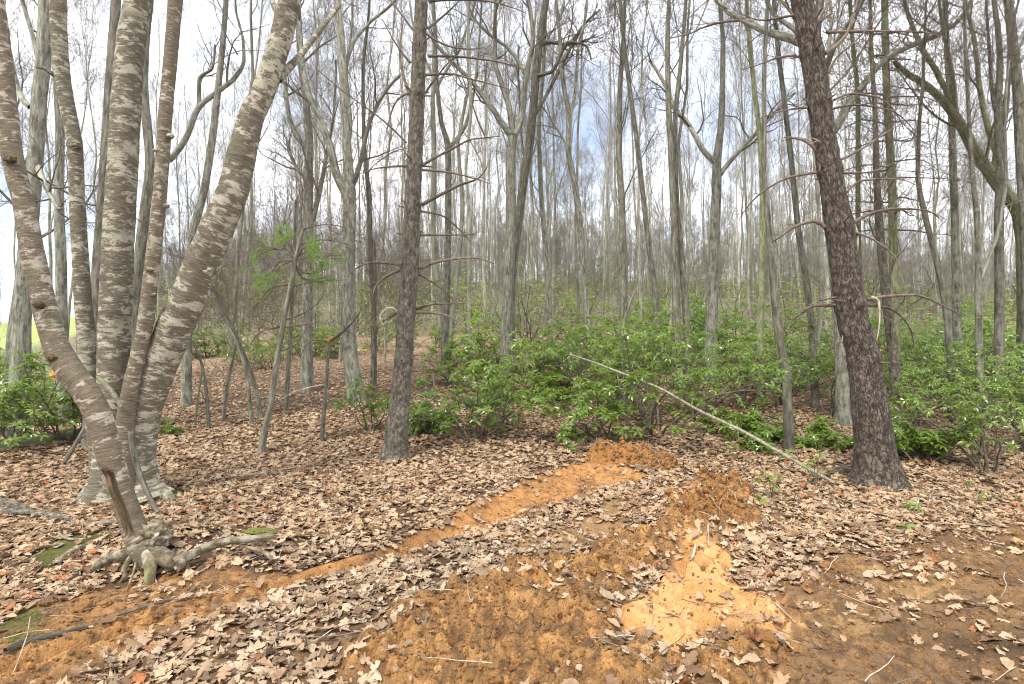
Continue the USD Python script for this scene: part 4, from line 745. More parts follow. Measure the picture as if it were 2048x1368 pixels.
# ---- fallen wood
def lying(name, label, rows, matn, cat='branch', seed=1, sides=10, depths=None, twigs=0):
    """A branch lying on the leaves; every row's foot is put on the land unless depths are given."""
    pts = []
    for k, (px, py, w) in enumerate(rows):
        g = on_ground(px, py) if depths is None else at(px, py, depths[k]); r_ = w / 2 / F * g[1]
        pts.append(np.r_[g + [0, 0, r_ * .7 + .012 if depths is None else 0], r_])
    C = np.array(pts); b = C[0, :3].copy(); C[:, :3] -= b
    t = thing(name, label, cat, b)
    m, rs, line = trunk_mesh(C, 'none', seed, sides, .04); part(t, 'wood', m, matn, rest=rs)
    if twigs:
        P, R = grow(line[None, :, :3], line[None, :, 3], twigs, np.random.default_rng(seed), .3, 1, L=(.15, .5), ang=(30, 60), rf=.5, n=5, up=.05, wob=.2, rmin=.003)
        for p_, r_ in zip(P, R): part(t, 'twig', tubes(p_[None], r_[None], 5), 'dead_twig')
g0, g1 = on_ground(1668, 966), at(1139, 709, 9.2)
q0 = [(1672, 968), (1560, 905), (1480, 860), (1400, 822), (1320, 777), (1240, 745), (1180, 722), (1139, 709)]
dd = np.linspace(g0[1], 9.0, len(q0))
lying('fallen_pole', 'long pale fallen pole slanting up from the reddish pine into the laurel', [(x, y, w) for (x, y), w in zip(q0, (7.5, 7, 6.5, 6, 5, 4.5, 3.5, 2.5))], 'pole_bark', 'pole', 200, 12, dd)
lying('fallen_branch', 'grey branch lying on the ground at the left edge beside the clump', [(-30, 1030, 15), (50, 1034, 15), (100, 1040, 13), (142, 1050, 10), (150, 1052, 6)], 'pine_bark', seed=201)
lying('fallen_branch', 'dark mossy log at the far left edge behind the lying grey branch', [(-60, 994, 26), (-10, 1008, 20), (40, 1022, 14), (62, 1030, 7)], 'pine_bark', 'log', seed=202, sides=14)
lying('fallen_branch', 'short dark stick on the leaves left of the leaning stem', [(168, 1062, 10), (200, 1056, 10), (236, 1054, 9)], 'dark_bark', seed=203)
lying('fallen_branch', 'thin forked dry root piece on the moss at left', [(120, 1055, 5), (118, 1072, 6), (132, 1086, 5), (150, 1092, 4), (172, 1090, 3)], 'pole_bark', seed=204, twigs=3)
lying('fallen_branch', 'pale stub of wood on the mossy soil left of the roots', [(112, 1136, 9), (135, 1122, 11), (156, 1112, 10)], 'pole_bark', seed=205)
lying('fallen_branch', 'long straight twig lying across the soil below the leaning tree roots', [(60, 1205, 5), (110, 1175, 5), (160, 1140, 4), (200, 1105, 3)], 'dead_twig', seed=206)
lying('fallen_branch', 'brown stick half buried in the orange bank at lower left', [(10, 1335, 10), (70, 1305, 11), (130, 1285, 11), (176, 1268, 8)], 'dark_bark', seed=207)
lying('fallen_branch', 'thin stick on the orange soil right below the leaning tree', [(235, 1245, 6), (290, 1232, 6), (345, 1206, 5)], 'dead_twig', seed=208)
lying('fallen_branch', 'short orange stick pointing up slope on the soil below the long root', [(345, 1232, 7), (370, 1205, 7), (392, 1185, 5)], 'dead_twig', seed=209)
lying('fallen_branch', 'mossy log lying in the left shrubs', [(-60, 910, 30), (0, 903, 26), (60, 896, 22), (110, 886, 18), (165, 868, 12)], 'mossy_bark', 'log', seed=210, sides=14, twigs=4)
lying('fallen_branch', 'pale broken stick on the leaves in front of the centre laurel', [(1140, 862, 6), (1165, 876, 8), (1190, 890, 8)], 'pole_bark', seed=211)
lying('fallen_branch', 'dark rotten stick on the leaves right of the reddish pine', [(1880, 938, 7), (1910, 943, 8), (1945, 944, 7)], 'hollow_wood', seed=212)
lying('fallen_branch', 'dark forked branch leaning in the left shrubs beside the clump', [(128, 925, 9), (150, 890, 8), (172, 850, 6), (185, 830, 4)], 'dark_bark', seed=213, depths=[6.6, 6.7, 6.8, 6.9], twigs=3)
for k, rw in enumerate([[(1409, 1050, 7), (1396, 1080, 7), (1388, 1110, 6), (1380, 1145, 4)], [(1410, 1050, 5), (1424, 1072, 5), (1432, 1090, 3)], [(1413, 1052, 4), (1416, 1080, 4), (1418, 1105, 3)]]):
    lying('bare_root', ('thickest pale forked root trailing from the orange crumbled heap', 'short pale root bending right from the orange heap', 'thin pale root hanging between the other two at the orange heap')[k], rw, 'pale_twig', 'root', seed=220 + k, sides=7)

# ------------------------------------------------------------------ the bare woodland behind: one tree of each kind, then copies
def make_tree(kind, seed):
    rng = np.random.default_rng(seed)
    h, r = {'slender': (rng.uniform(17, 21), rng.uniform(.052, .075)), 'forked': (rng.uniform(18, 23), rng.uniform(.08, .112)), 'sapling': (rng.uniform(6, 9.5), rng.uniform(.028, .04))}[kind]
    n = 12; z = np.linspace(-.2, h, n)
    wob = np.cumsum(rng.normal(0, .035 if kind != 'sapling' else .05, (n, 2)) * h / n * 1.6, 0) + np.outer(z, rng.normal(0, .03, 2)); wob -= wob[0]
    C = np.c_[wob, z, r * (1 - .86 * np.clip(z / h, 0, 1) ** 1.15)]
    p = proto(f'{kind}_tree')
    m, rs, line = trunk_mesh(C, 'none', seed, 10, h / 22, .3, .3)
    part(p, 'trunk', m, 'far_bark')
    if kind == 'forked': spec = dict(k=7, t0=.30, t1=.85, L=(4.5, 9), ang=(18, 42), rf=.66, n=10, up=.17, wob=.13, rmin=.02, shrink=.5)
    elif kind == 'slender': spec = dict(k=9, t0=.42, t1=.95, L=(2.5, 5.5), ang=(22, 45), rf=.5, n=8, up=.2, wob=.13, rmin=.014, shrink=.5)
    else: spec = dict(k=9, t0=.25, t1=.95, L=(.9, 2.2), ang=(25, 50), rf=.5, n=7, up=.13, wob=.15, rmin=.007, shrink=.5)
    l16 = resample(line, 18)
    P, R = grow(l16[None, :, :3], l16[None, :, 3], rng=rng, **spec)
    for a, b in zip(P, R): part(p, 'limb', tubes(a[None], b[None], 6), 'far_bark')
    f = .4 if kind == 'sapling' else 1
    out = []
    rm = .0068 if kind != 'sapling' else .0045
    P1, R1 = grow(P, R, 6, rng, .2, 1, L=(1.4 * f, 3.4 * f), ang=(22, 48), rf=.52, n=7, up=.13, wob=.15, rmin=rm); out.append(tubes(P1, R1, 4))
    top = l16[-7:]; P1b, R1b = grow(top[None, :, :3], top[None, :, 3], 6, rng, .1, 1, L=(1 * f, 2.4 * f), ang=(20, 45), rf=.5, n=7, up=.13, wob=.15, rmin=rm); out.append(tubes(P1b, R1b, 4))
    P1, R1 = np.vstack([P1, P1b]), np.vstack([R1, R1b])
    P2, R2 = grow(P1, R1, 6, rng, .15, 1, L=(.6 * f, 1.6 * f), ang=(22, 50), rf=.55, n=6, up=.10, wob=.17, rmin=rm * .75); out.append(tubes(P2, R2, 3))
    P3_, R3_ = grow(P2, R2, 4, rng, .2, 1, L=(.3 * f, .9 * f), ang=(22, 50), rf=.6, n=4, up=.07, wob=.15, rmin=rm * .6); out.append(tubes(P3_, R3_, 3))
    tw_ = joined(out)
    part(p, 'twigs', tw_, 'far_twig', kind='stuff')
    return p, (m, joined([tubes(P, R, 4)]), tw_)
bark('far_twig', [(.3, (.10, .088, .068)), (.6, (.21, .19, .15))], use_rest=False, vary=.3, bumpd=.001, scale=5)
KINDS = {k: [make_tree(k, 300 + 10 * i + j) for j in range(n)] for i, (k, n) in enumerate((('slender', 5), ('forked', 5), ('sapling', 4)))}
rng = np.random.default_rng(77)
taken = []
MARKS = [(65, 'the leaning stem'), (160, 'the second stem'), (235, 'the thickest stem'), (415, 'the right-leaning stem'), (592, 'the young green pine'), (697, 'the stout oak'), (822, 'the dark pine'), (1028, 'the three-limbed tree'),
         (1163, 'the slim forked tree'), (1246, 'the dark narrow trunk'), (1352, 'the double trunk'), (1428, 'the wide V tree'), (1541, 'the slender dark stem'), (1685, 'the reddish pine'), (1787, 'the mossy trunk'), (1911, 'the mid-grey trunk')]
def gap(px):
    i = sum(px > m for m, _ in MARKS)
    return 'left of ' + MARKS[0][1] if i == 0 else 'right of ' + MARKS[-1][1] if i == len(MARKS) else f'between {MARKS[i - 1][1]} and {MARKS[i][1]}'
SAY = {'slender': 'slender bare tree', 'forked': 'forked bare tree', 'sapling': 'thin bare sapling'}
WAIT = []
def plant_tree(u, Y_, kind, scale): WAIT.append((u, Y_, kind, scale, gap(1024 + F * u)))
n_made = 0
for lo, hi, cnt in ((13.5, 22, 13), (22, 34, 44), (34, 52, 84), (52, 90, 120)):
    c = 0
    while c < cnt:
        Y_ = math.sqrt(rng.uniform(lo ** 2, hi ** 2)); u = rng.uniform(-1.02, 1.02)
        if u < -.66 and Y_ > 46 or u > .55 and Y_ < 24: continue
        if any((u * Y_ - a) ** 2 + (Y_ - b) ** 2 < (.9 + .012 * Y_) ** 2 for a, b in taken): continue
        taken.append((u * Y_, Y_)); c += 1
        kind = rng.choice(['slender', 'forked', 'sapling'], p=[.47, .23, .30] if Y_ < 34 else [.55, .33, .12])
        plant_tree(u, Y_, kind, rng.uniform(.8, 1.12))
seen = {}
WAIT.sort(key=lambda w: w[1])
for u, Y_, kind, scale, gp in WAIT:
    k = seen[(kind, gp)] = seen.get((kind, gp), 0) + 1
    more = sum(w[2] == kind and w[4] == gp for w in WAIT) > 2
    lab, grp = (f'largest {SAY[kind]} behind, {gp}', None) if k == 1 else (f"farther {SAY[kind]} behind, {gp}", f'farther {kind} trees {gp}' if more else None)
    pr = KINDS[kind][int(rng.integers(len(KINDS[kind])))][0]
    copy_of(pr, 'bare_sapling' if kind == 'sapling' else 'bare_tree', lab, 'sapling' if kind == 'sapling' else 'tree', (u * Y_, Y_, float(H(u * Y_, Y_))), rng.uniform(0, 360), (scale, scale, scale * rng.uniform(.92, 1.1)), group=grp)
# past the trees one can tell apart, the far wood and the thin undergrowth read as one mass
def wood_stuff(name, label, n, ylo, yhi, kinds, sc, seed, ulo=-.62):
    rng = np.random.default_rng(seed); sh, mt, pos, wh = [], [], [], []
    for k in kinds:
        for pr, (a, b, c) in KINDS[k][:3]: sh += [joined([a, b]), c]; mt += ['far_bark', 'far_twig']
    Y_ = np.sqrt(rng.uniform(ylo ** 2, yhi ** 2, n)); u = rng.uniform(ulo, 1.04, n); x = u * Y_
    which = rng.integers(0, len(sh) // 2, n)
    z = base_h(x, Y_)
    rot = Rot.from_euler('zx', np.c_[rng.uniform(0, 360, n), rng.normal(0, 2.5, n)], degrees=True)
    s_ = rng.uniform(*sc, n)
    instancer('/World', name, sh, mt, np.r_[np.c_[x, Y_, z], np.c_[x, Y_, z]], Rot.concatenate([rot, rot]), np.r_[s_, s_], np.r_[which * 2, which * 2 + 1], label=label, cat='woodland')
def far_tree(seed):
    rng = np.random.default_rng(seed); h, r = rng.uniform(13, 18), rng.uniform(.07, .12)
    z = np.linspace(-.2, h, 8); P = np.c_[np.cumsum(rng.normal(0, .12, (8, 2)), 0), z][None]; R = (r * (1 - .85 * z.clip(0) / h))[None]
    P1, R1 = grow(P, R, 12, rng, .25, .97, L=(2, 4.5), ang=(20, 48), rf=.5, n=6, up=.2, wob=.15, rmin=.022, shrink=.5)
    P2, R2 = grow(P1, R1, 6, rng, .2, 1, L=(.9, 2.2), ang=(20, 50), rf=.55, n=4, up=.12, wob=.17, rmin=.014)
    P3, R3 = grow(P2, R2, 4, rng, .2, 1, L=(.5, 1.2), ang=(20, 50), rf=.6, n=3, up=.1, wob=.17, rmin=.010)
    return joined([tubes(P, R, 6), tubes(P1, R1, 4)]), joined([tubes(P2, R2, 3), tubes(P3, R3, 3)])
KINDS['far'] = [(None, (a, a, b)) for a, b in map(far_tree, range(800, 805))]
def wood_stuff(name, label, n, ylo, yhi, kind, sc, seed, ulo=-.62):
    rng = np.random.default_rng(seed); sh, mt = [], []
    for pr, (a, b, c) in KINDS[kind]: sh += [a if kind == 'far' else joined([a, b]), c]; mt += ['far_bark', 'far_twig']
    Y_ = np.sqrt(rng.uniform(ylo ** 2, yhi ** 2, n)); u = rng.uniform(ulo, 1.04, n); x = u * Y_
    which = rng.integers(0, len(sh) // 2, n); z = base_h(x, Y_)
    rot = Rot.from_euler('zx', np.c_[rng.uniform(0, 360, n), rng.normal(0, 2.5, n)], degrees=True); s_ = rng.uniform(*sc, n)
    instancer('/World', name, sh, mt, np.r_[np.c_[x, Y_, z], np.c_[x, Y_, z]], Rot.concatenate([rot, rot]), np.r_[s_, s_], np.r_[which * 2, which * 2 + 1], label=label, cat='woodland')
wood_stuff('distant_woodland', 'dense mass of far bare trunks filling the hill behind the background trees', 1500, 58, 150, 'far', (.45, .95), 401)
wood_stuff('undergrowth', 'thin brown saplings and brush filling the gaps between background trunks', 1900, 24, 100, 'sapling', (.25, .75), 402, -.75)

# ------------------------------------------------------------------ evergreen laurel shrubs and fresh spring shrubs
def leaf_blade(L, w, droop, fold=.25):
    s = np.array([0, .3, .68, 1.]); hw = np.array([.12, .95, .8, 0]) * w / 2
    z = -droop * s ** 2 * L
    c = np.c_[s * L, 0 * s, z]
    l = np.c_[s[1:3] * L, hw[1:3], z[1:3] + fold * hw[1:3]]; r = np.c_[s[1:3] * L, -hw[1:3], z[1:3] + fold * hw[1:3]]
    v = np.vstack([c, l, r])          # 0..3 mid, 4,5 left, 6,7 right
    f = np.array([[0, 1, 4], [1, 2, 5], [1, 5, 4], [2, 3, 5], [0, 6, 1], [1, 6, 7], [1, 7, 2], [2, 7, 3]])
    return v, f
def whorls(C, D, rng, nl=(6, 10), L=(.065, .105), wr=.33, elev=(-35, 30)):
    """Rosettes of leaves at points C, each about its twig direction D."""
    out = []
    for c, d in zip(C, D):
        n = int(rng.integers(*nl)); a0 = rng.uniform(0, 360)
        R0 = Rot.align_vectors([d * .5 + [0, 0, .6]], [[0, 0, 1]])[0]
        ln0 = rng.uniform(*L)
        for k in range(n):
            ln = ln0 * rng.uniform(.75, 1.1); v, f = leaf_blade(ln, ln * wr * rng.uniform(.85, 1.15), rng.uniform(.1, .55))
            R = R0 * Rot.from_euler('zyx', [a0 + 360 * k * .382 + rng.normal(0, 12), -rng.uniform(*elev), rng.normal(0, 18)], degrees=True)
            out.append((R.apply(v + [.008, 0, 0]) + c, f))
    return joined(out)
def shrub(name, h, w, seed, nstem=6, dense=1., leafm='laurel_leaf', low=.15, L=(.065, .105), nl=(6, 10), wr=.33):
    rng = np.random.default_rng(seed); p = proto(name)
    a = rng.uniform(0, 2 * np.pi, nstem); lean = rng.uniform(.15, .95, nstem) * w / h * .9
    D = norm(np.c_[np.cos(a) * lean, np.sin(a) * lean, np.ones(nstem)])
    pts = [np.c_[np.cos(a), np.sin(a), 0 * a - .5] * .06]; n = 9; B = rng.normal(size=(nstem, 3)) * .12
    ln = h * rng.uniform(.6, 1.05, nstem)
    for s in range(n - 1):
        D = norm(D + B + rng.normal(size=D.shape) * .17 + [0, 0, .04]); pts.append(pts[-1] + D * (ln / (n - 1))[:, None])
    P = np.stack(pts, 1); R = np.linspace(1, .35, n)[None] * (.009 + .006 * h) * rng.uniform(.7, 1.1, (nstem, 1))
    P1, R1 = grow(P, R, 5, rng, low, 1, L=(.22 * h + .08, .5 * h + .1), ang=(35, 70), rf=.55, n=6, up=.12, wob=.17, rmin=.004, shrink=.35)
    P2, R2 = grow(P1, R1, 3, rng, .25, 1, L=(.1 * h + .05, .26 * h + .08), ang=(30, 65), rf=.6, n=5, up=.16, wob=.17, rmin=.0028)
    for a_, b_ in zip(P, R): part(p, 'stem', tubes(a_[None], b_[None], 7), 'dark_twig')
    part(p, 'twigs', joined([tubes(P1, R1, 4), tubes(P2, R2, 3)]), 'dark_twig', kind='stuff')
    C, Dd = [], []
    for Q, ks in ((P2, (-1, -1, 2)), (P1, (-1,)), (P, (-1,))):
        for k in ks:
            e = Q[:, k] if k != -1 else Q[:, -1]; d = norm(Q[:, k] - Q[:, k - 1])
            sel = (rng.uniform(size=len(e)) < (dense if k == -1 else dense * .5)) & (e[:, 2] > .06)
            C.append(e[sel] + rng.normal(0, .012, (sel.sum(), 3))); Dd.append(d[sel])
    wv = whorls(np.vstack(C), np.vstack(Dd), rng, nl, L, wr)
    part(p, 'foliage', wv, leafm, smooth=False, kind='stuff')
    return p
bark('dark_twig', [(.3, (.035, .026, .018)), (.6, (.13, .10, .075))], use_rest=False, vary=.2, bumpd=.002)
SH = {'low': [(shrub('laurel_shrub', .55, .6, 500 + k, 5, 1., low=.05), .55) for k in range(3)],
      'mid': [(shrub('laurel_shrub', 1.1, .95, 510 + k, 7, .95, low=.08), 1.1) for k in range(4)],
      'tall': [(shrub('laurel_shrub', 1.9, 1.35, 520 + k, 9, .92, low=.2), 1.9) for k in range(4)],
      'far': [(shrub('laurel_shrub', 1.7, 1.5, 530 + k, 6, .62, low=.15, L=(.10, .15), nl=(5, 8)), 1.7) for k in range(3)]}
SP = [(shrub('leafing_shrub', 2.4, 1.5, 540 + k, 6, .8, 'spring_leaf', .25, L=(.03, .06), nl=(4, 7), wr=.6), 2.4) for k in range(3)]
rs_ = np.random.default_rng(55)
def put_shrub(label, px, py, hpx, size, wide=1., group=None, depth=None, k=None, name='laurel_shrub', lib=None):
    g = on_ground(px, py) if depth is None else np.array([(px - 1024) / F * depth, depth, float(H((px - 1024) / F * depth, depth))])
    lib = lib or SH[size]; p, h0 = lib[int(rs_.integers(len(lib))) if k is None else k % len(lib)]
    s = hpx / F * g[1] / h0
    return copy_of(p, name, label, 'shrub', g - [0, 0, .03], rs_.uniform(0, 360), (s * wide, s * wide, s), group)
NAMED = [('low spreading laurel in the middle of the picture, right of the dark pine', 950, 888, 150, 'mid', 1.15), ('bright green laurel clump touching the centre laurel on its right', 1005, 858, 105, 'mid', .9),
         ('laurel with light green leaves just left of the dark pine', 738, 862, 105, 'mid', .85), ('small laurel close behind the dark pine on its right', 862, 870, 60, 'low', 1.),
         ('laurel behind the centre one at the foot of the grey three-limbed tree', 968, 800, 150, 'mid', 1.1), ('laurel at the right foot of the dark rough-barked tree', 1065, 790, 90, 'mid', 1.1),
         ('laurel standing left of the tall laurel, beside the pole tip', 1165, 800, 178, 'tall', .85), ('tall dense laurel at the middle of the fallen pole', 1310, 868, 258, 'tall', 1.05),
         ('dark laurel at the left foot of the tall dense laurel', 1210, 882, 150, 'mid', 1.25), ('laurel behind the tall dense laurel, upper left', 1240, 830, 205, 'tall', 1.),
         ('laurel on the right of the tall dense laurel', 1395, 840, 212, 'tall', .95), ('low light laurel under the fallen pole, right of its middle', 1480, 872, 66, 'low', 1.3),
         ('laurel filling the gap left of the slender dark stem', 1490, 822, 160, 'tall', 1.1), ('laurel behind the slender dark stem', 1570, 815, 170, 'tall', 1.1),
         ('laurel close left behind the reddish pine', 1665, 835, 170, 'tall', 1.), ('small laurel at the foot of the reddish pine, left side', 1655, 890, 62, 'low', 1.2),
         ('laurel close right of the reddish pine', 1835, 860, 165, 'tall', .9), ('low laurel at the right foot of the reddish pine', 1845, 925, 90, 'low', 1.3),
         ('laurel with bare twisted dark stems at the right', 1975, 942, 240, 'tall', .95), ('large laurel cut by the right edge of the picture', 2050, 905, 215, 'tall', 1.05),
         ('laurel behind the twisted-stemmed laurel', 1920, 850, 190, 'tall', 1.1), ('laurel at the far right behind the edge laurel', 2010, 845, 210, 'tall', 1.1),
         ('laurel at the left edge below the far-left trunk', 40, 898, 140, 'mid', 1.2), ('laurel left of the clump behind the leaning stem', 128, 885, 170, 'mid', 1.1), ('laurel at the left edge with leaves before the dark old trunk', 5, 850, 165, 'tall', 1.),
         ('small laurel sprouting right behind the clump', 330, 872, 28, 'low', 1.2), ('small light laurel in the leaves before the tall laurel', 1140, 885, 40, 'low', 1.),
         ('small laurel beside the slender dark stem foot', 1530, 900, 42, 'low', 1.2), ('little laurel on the slope right of the centre laurel', 1098, 800, 50, 'low', 1.), ('laurel bush on the slope above the centre laurel', 905, 770, 95, 'mid', 1.)]
for lab, *a in NAMED: put_shrub(lab, *a)
for x in np.arange(345, 700, 24): put_shrub('low laurel in the slope band ' + gap(x), x, 0, rs_.uniform(52, 84), 'far', 1.15, 'laurel band ' + gap(x), 17 + rs_.uniform(-1.5, 2.5))
for x in np.arange(690, 1060, 62): put_shrub('low laurel on the crest ' + gap(x), x, 0, rs_.uniform(50, 90), 'far', 1.1, 'laurel on the crest ' + gap(x), 18.5 + rs_.uniform(-1.5, 3))
for x in np.arange(1090, 2120, 30): put_shrub('far laurel in the thicket ' + gap(x), x, 0, rs_.uniform(85, 150), 'far', 1.1, 'laurel thicket ' + gap(x), rs_.uniform(11.5, 19))
for x in np.arange(-40, 190, 46): put_shrub('far laurel in the shade behind the left-edge trunks', x, 0, rs_.uniform(90, 150), 'far', 1., 'laurel behind the left trunks', rs_.uniform(10.5, 15))
for k, (x, y, h, d) in enumerate([(1050, 680, 150, 15), (1120, 690, 110, 14), (1200, 690, 100, 15), (1000, 690, 120, 16), (1290, 690, 90, 14), (1450, 690, 110, 14), (1350, 690, 100, 16), (1540, 690, 100, 14), (1600, 690, 110, 13), (1880, 690, 120, 12), (1940, 690, 110, 13), (1050, 680, 135, 20), (990, 680, 90, 23), (1105, 680, 110, 19), (1190, 690, 120, 21), (1150, 690, 120, 24), (1255, 690, 110, 22), (1330, 690, 120, 24), (1410, 690, 120, 21), (1480, 690, 130, 23), (1560, 690, 120, 22), (1640, 690, 110, 22), (1840, 690, 130, 17), (1900, 690, 160, 16), (1960, 690, 140, 18), (2030, 690, 190, 16),
                                   (640, 700, 110, 22), (760, 690, 120, 21), (880, 690, 110, 22), (700, 690, 90, 25), (560, 700, 80, 24), (150, 730, 120, 15), (60, 760, 110, 14), (820, 690, 90, 26), (930, 690, 100, 27)]):
    put_shrub('fresh yellow-green shrub ' + gap(x), x, y, h, None, 1.2, 'spring shrubs ' + gap(x), d, name='leafing_shrub', lib=SP)

sh_, mt_, rg3 = [], [], np.random.default_rng(410)
for pr_, _ in SP:
    for c in pr_.GetAllChildren():
        mm = UsdGeom.Mesh(c)
        if c.GetName() in ('twigs', 'foliage'): sh_.append((np.array(mm.GetPointsAttr().Get()), np.array(mm.GetFaceVertexIndicesAttr().Get()).reshape(-1, 3))); mt_.append('spring_leaf' if c.GetName() == 'foliage' else 'dark_twig')
n_ = 420; Y_ = np.sqrt(rg3.uniform(24 ** 2, 85 ** 2, n_)); x_ = rg3.uniform(-.62, 1.02, n_) * Y_; w_ = rg3.integers(0, 3, n_); s_ = rg3.uniform(.7, 1.6, n_)
r_ = Rot.from_euler('z', rg3.uniform(0, 360, n_), degrees=True); q_ = np.c_[x_, Y_, base_h(x_, Y_)]
instancer('/World', 'spring_understory', sh_, mt_, np.r_[q_, q_], Rot.concatenate([r_, r_]), np.r_[s_, s_], np.r_[w_ * 2, w_ * 2 + 1], label='haze of fresh yellow-green understory leaves between the far trunks', cat='undergrowth', smooth=False)

# small laurel sprigs in the foreground, each leaf its own
bark('sprig_twig', [(.3, (.08, .06, .04)), (.6, (.2, .16, .1))], use_rest=False, bumpd=.001)
def sprig(label, px, py, tips, seed, L=.085, nl=7, leafm='laurel_leaf', name='laurel_sprig'):
    rng = np.random.default_rng(seed); b = on_ground(px, py); Yd = b[1]
    t = thing(name, label, 'plant', b)
    for (tx, ty) in tips:
        e = rows3d([(tx, ty, 1, rng.uniform(-.12, .12))], Yd, b)[0, :3]
        s = np.linspace(0, 1, 6)[:, None]; P = s * e + np.c_[0 * s, 0 * s, np.sin(np.pi * s) * .05]; P[0, 2] = -.02
        part(t, 'stem', tubes(P[None], np.linspace(.0045, .0022, 6)[None], 6), 'sprig_twig')
        d = norm(P[-1] - P[-2])
        for k in range(nl):
            ln = L * rng.uniform(.7, 1.1); v, f = leaf_blade(ln, ln * .36, rng.uniform(.1, .5))
            R = Rot.align_vectors([d * .5 + [0, 0, .7]], [[0, 0, 1]])[0] * Rot.from_euler('zyx', [360 * k * .382 + rng.normal(0, 10), -rng.uniform(-30, 30), rng.normal(0, 15)], degrees=True)
            part(t, 'leaf', (R.apply(v) + P[-1] - d * rng.uniform(0, .03), f), leafm, smooth=True)
sprig('laurel sprig with broad glossy leaves on the leaves below the fallen pole', 1543, 1000, [(1512, 960), (1535, 948), (1560, 950), (1548, 970)], 601)
sprig('laurel sprig creeping over the leaves toward the viewer', 1560, 1018, [(1518, 1000), (1545, 1018), (1575, 1030), (1590, 1015)], 602, .095)
sprig('laurel sprig standing at the lower end of the fallen pole', 1632, 975, [(1612, 930), (1640, 905), (1655, 935), (1625, 915)], 603)
sprig('laurel sprig between the slender dark stem and the fallen pole', 1600, 922, [(1578, 900), (1605, 890), (1560, 912)], 604)
sprig('small laurel sprig just right of the slender dark stem', 1640, 900, [(1625, 870), (1655, 862), (1672, 880)], 605)
sprig('tiny green seedling on the leaves in front of the reddish pine', 1826, 1026, [(1815, 1012), (1835, 1014)], 606, .09, 5)
sprig('single bright green plant low on the leaves at right', 1808, 1066, [(1800, 1052), (1815, 1056)], 607, .11, 3)
sprig('little green sprig lying on the leaves at the far right', 1980, 1002, [(1960, 996), (1990, 994), (2008, 998)], 608, .09, 5)
sprig('small seedling on the leaves below the twisted-stemmed laurel', 1938, 975, [(1930, 966), (1945, 968)], 609, .07, 5)
sprig('small light sprig under the middle of the fallen pole', 1462, 915, [(1455, 895), (1475, 890), (1440, 905)], 610, .08, 6)
t = thing('yellow_leaf', 'single yellow leaf caught on a twig between the mossy trunk and the straight grey trunk', 'leaf', at(1858, 628, 8.5))
part(t, 'blade', (LEAVES[0][0] * .07, LEAVES[0][1]), 'yellow_leaf')
t = thing('yellow_leaf', 'bright yellow leaf hanging on the patchy two-pronged tree', 'leaf', at(1955, 636, 8.7)); part(t, 'blade', (LEAVES[3][0] * .075, LEAVES[3][1]), 'yellow_leaf')
t = thing('fungus', 'orange fungus on the left side of the leaning stem', 'fungus', at(112, 742, on_ground(292, 1128)[1] - .05))
bv = blob(np.zeros(3), .028, 6, (.8, .7, 1.3), .5, 3, 3); part(t, 'cap', bv, 'orange_wood'); bv = blob(np.array([-.03, 0, -.03]), .016, 7, (1, 1, 1), .5, 3, 2); part(t, 'cap', bv, 'orange_wood')

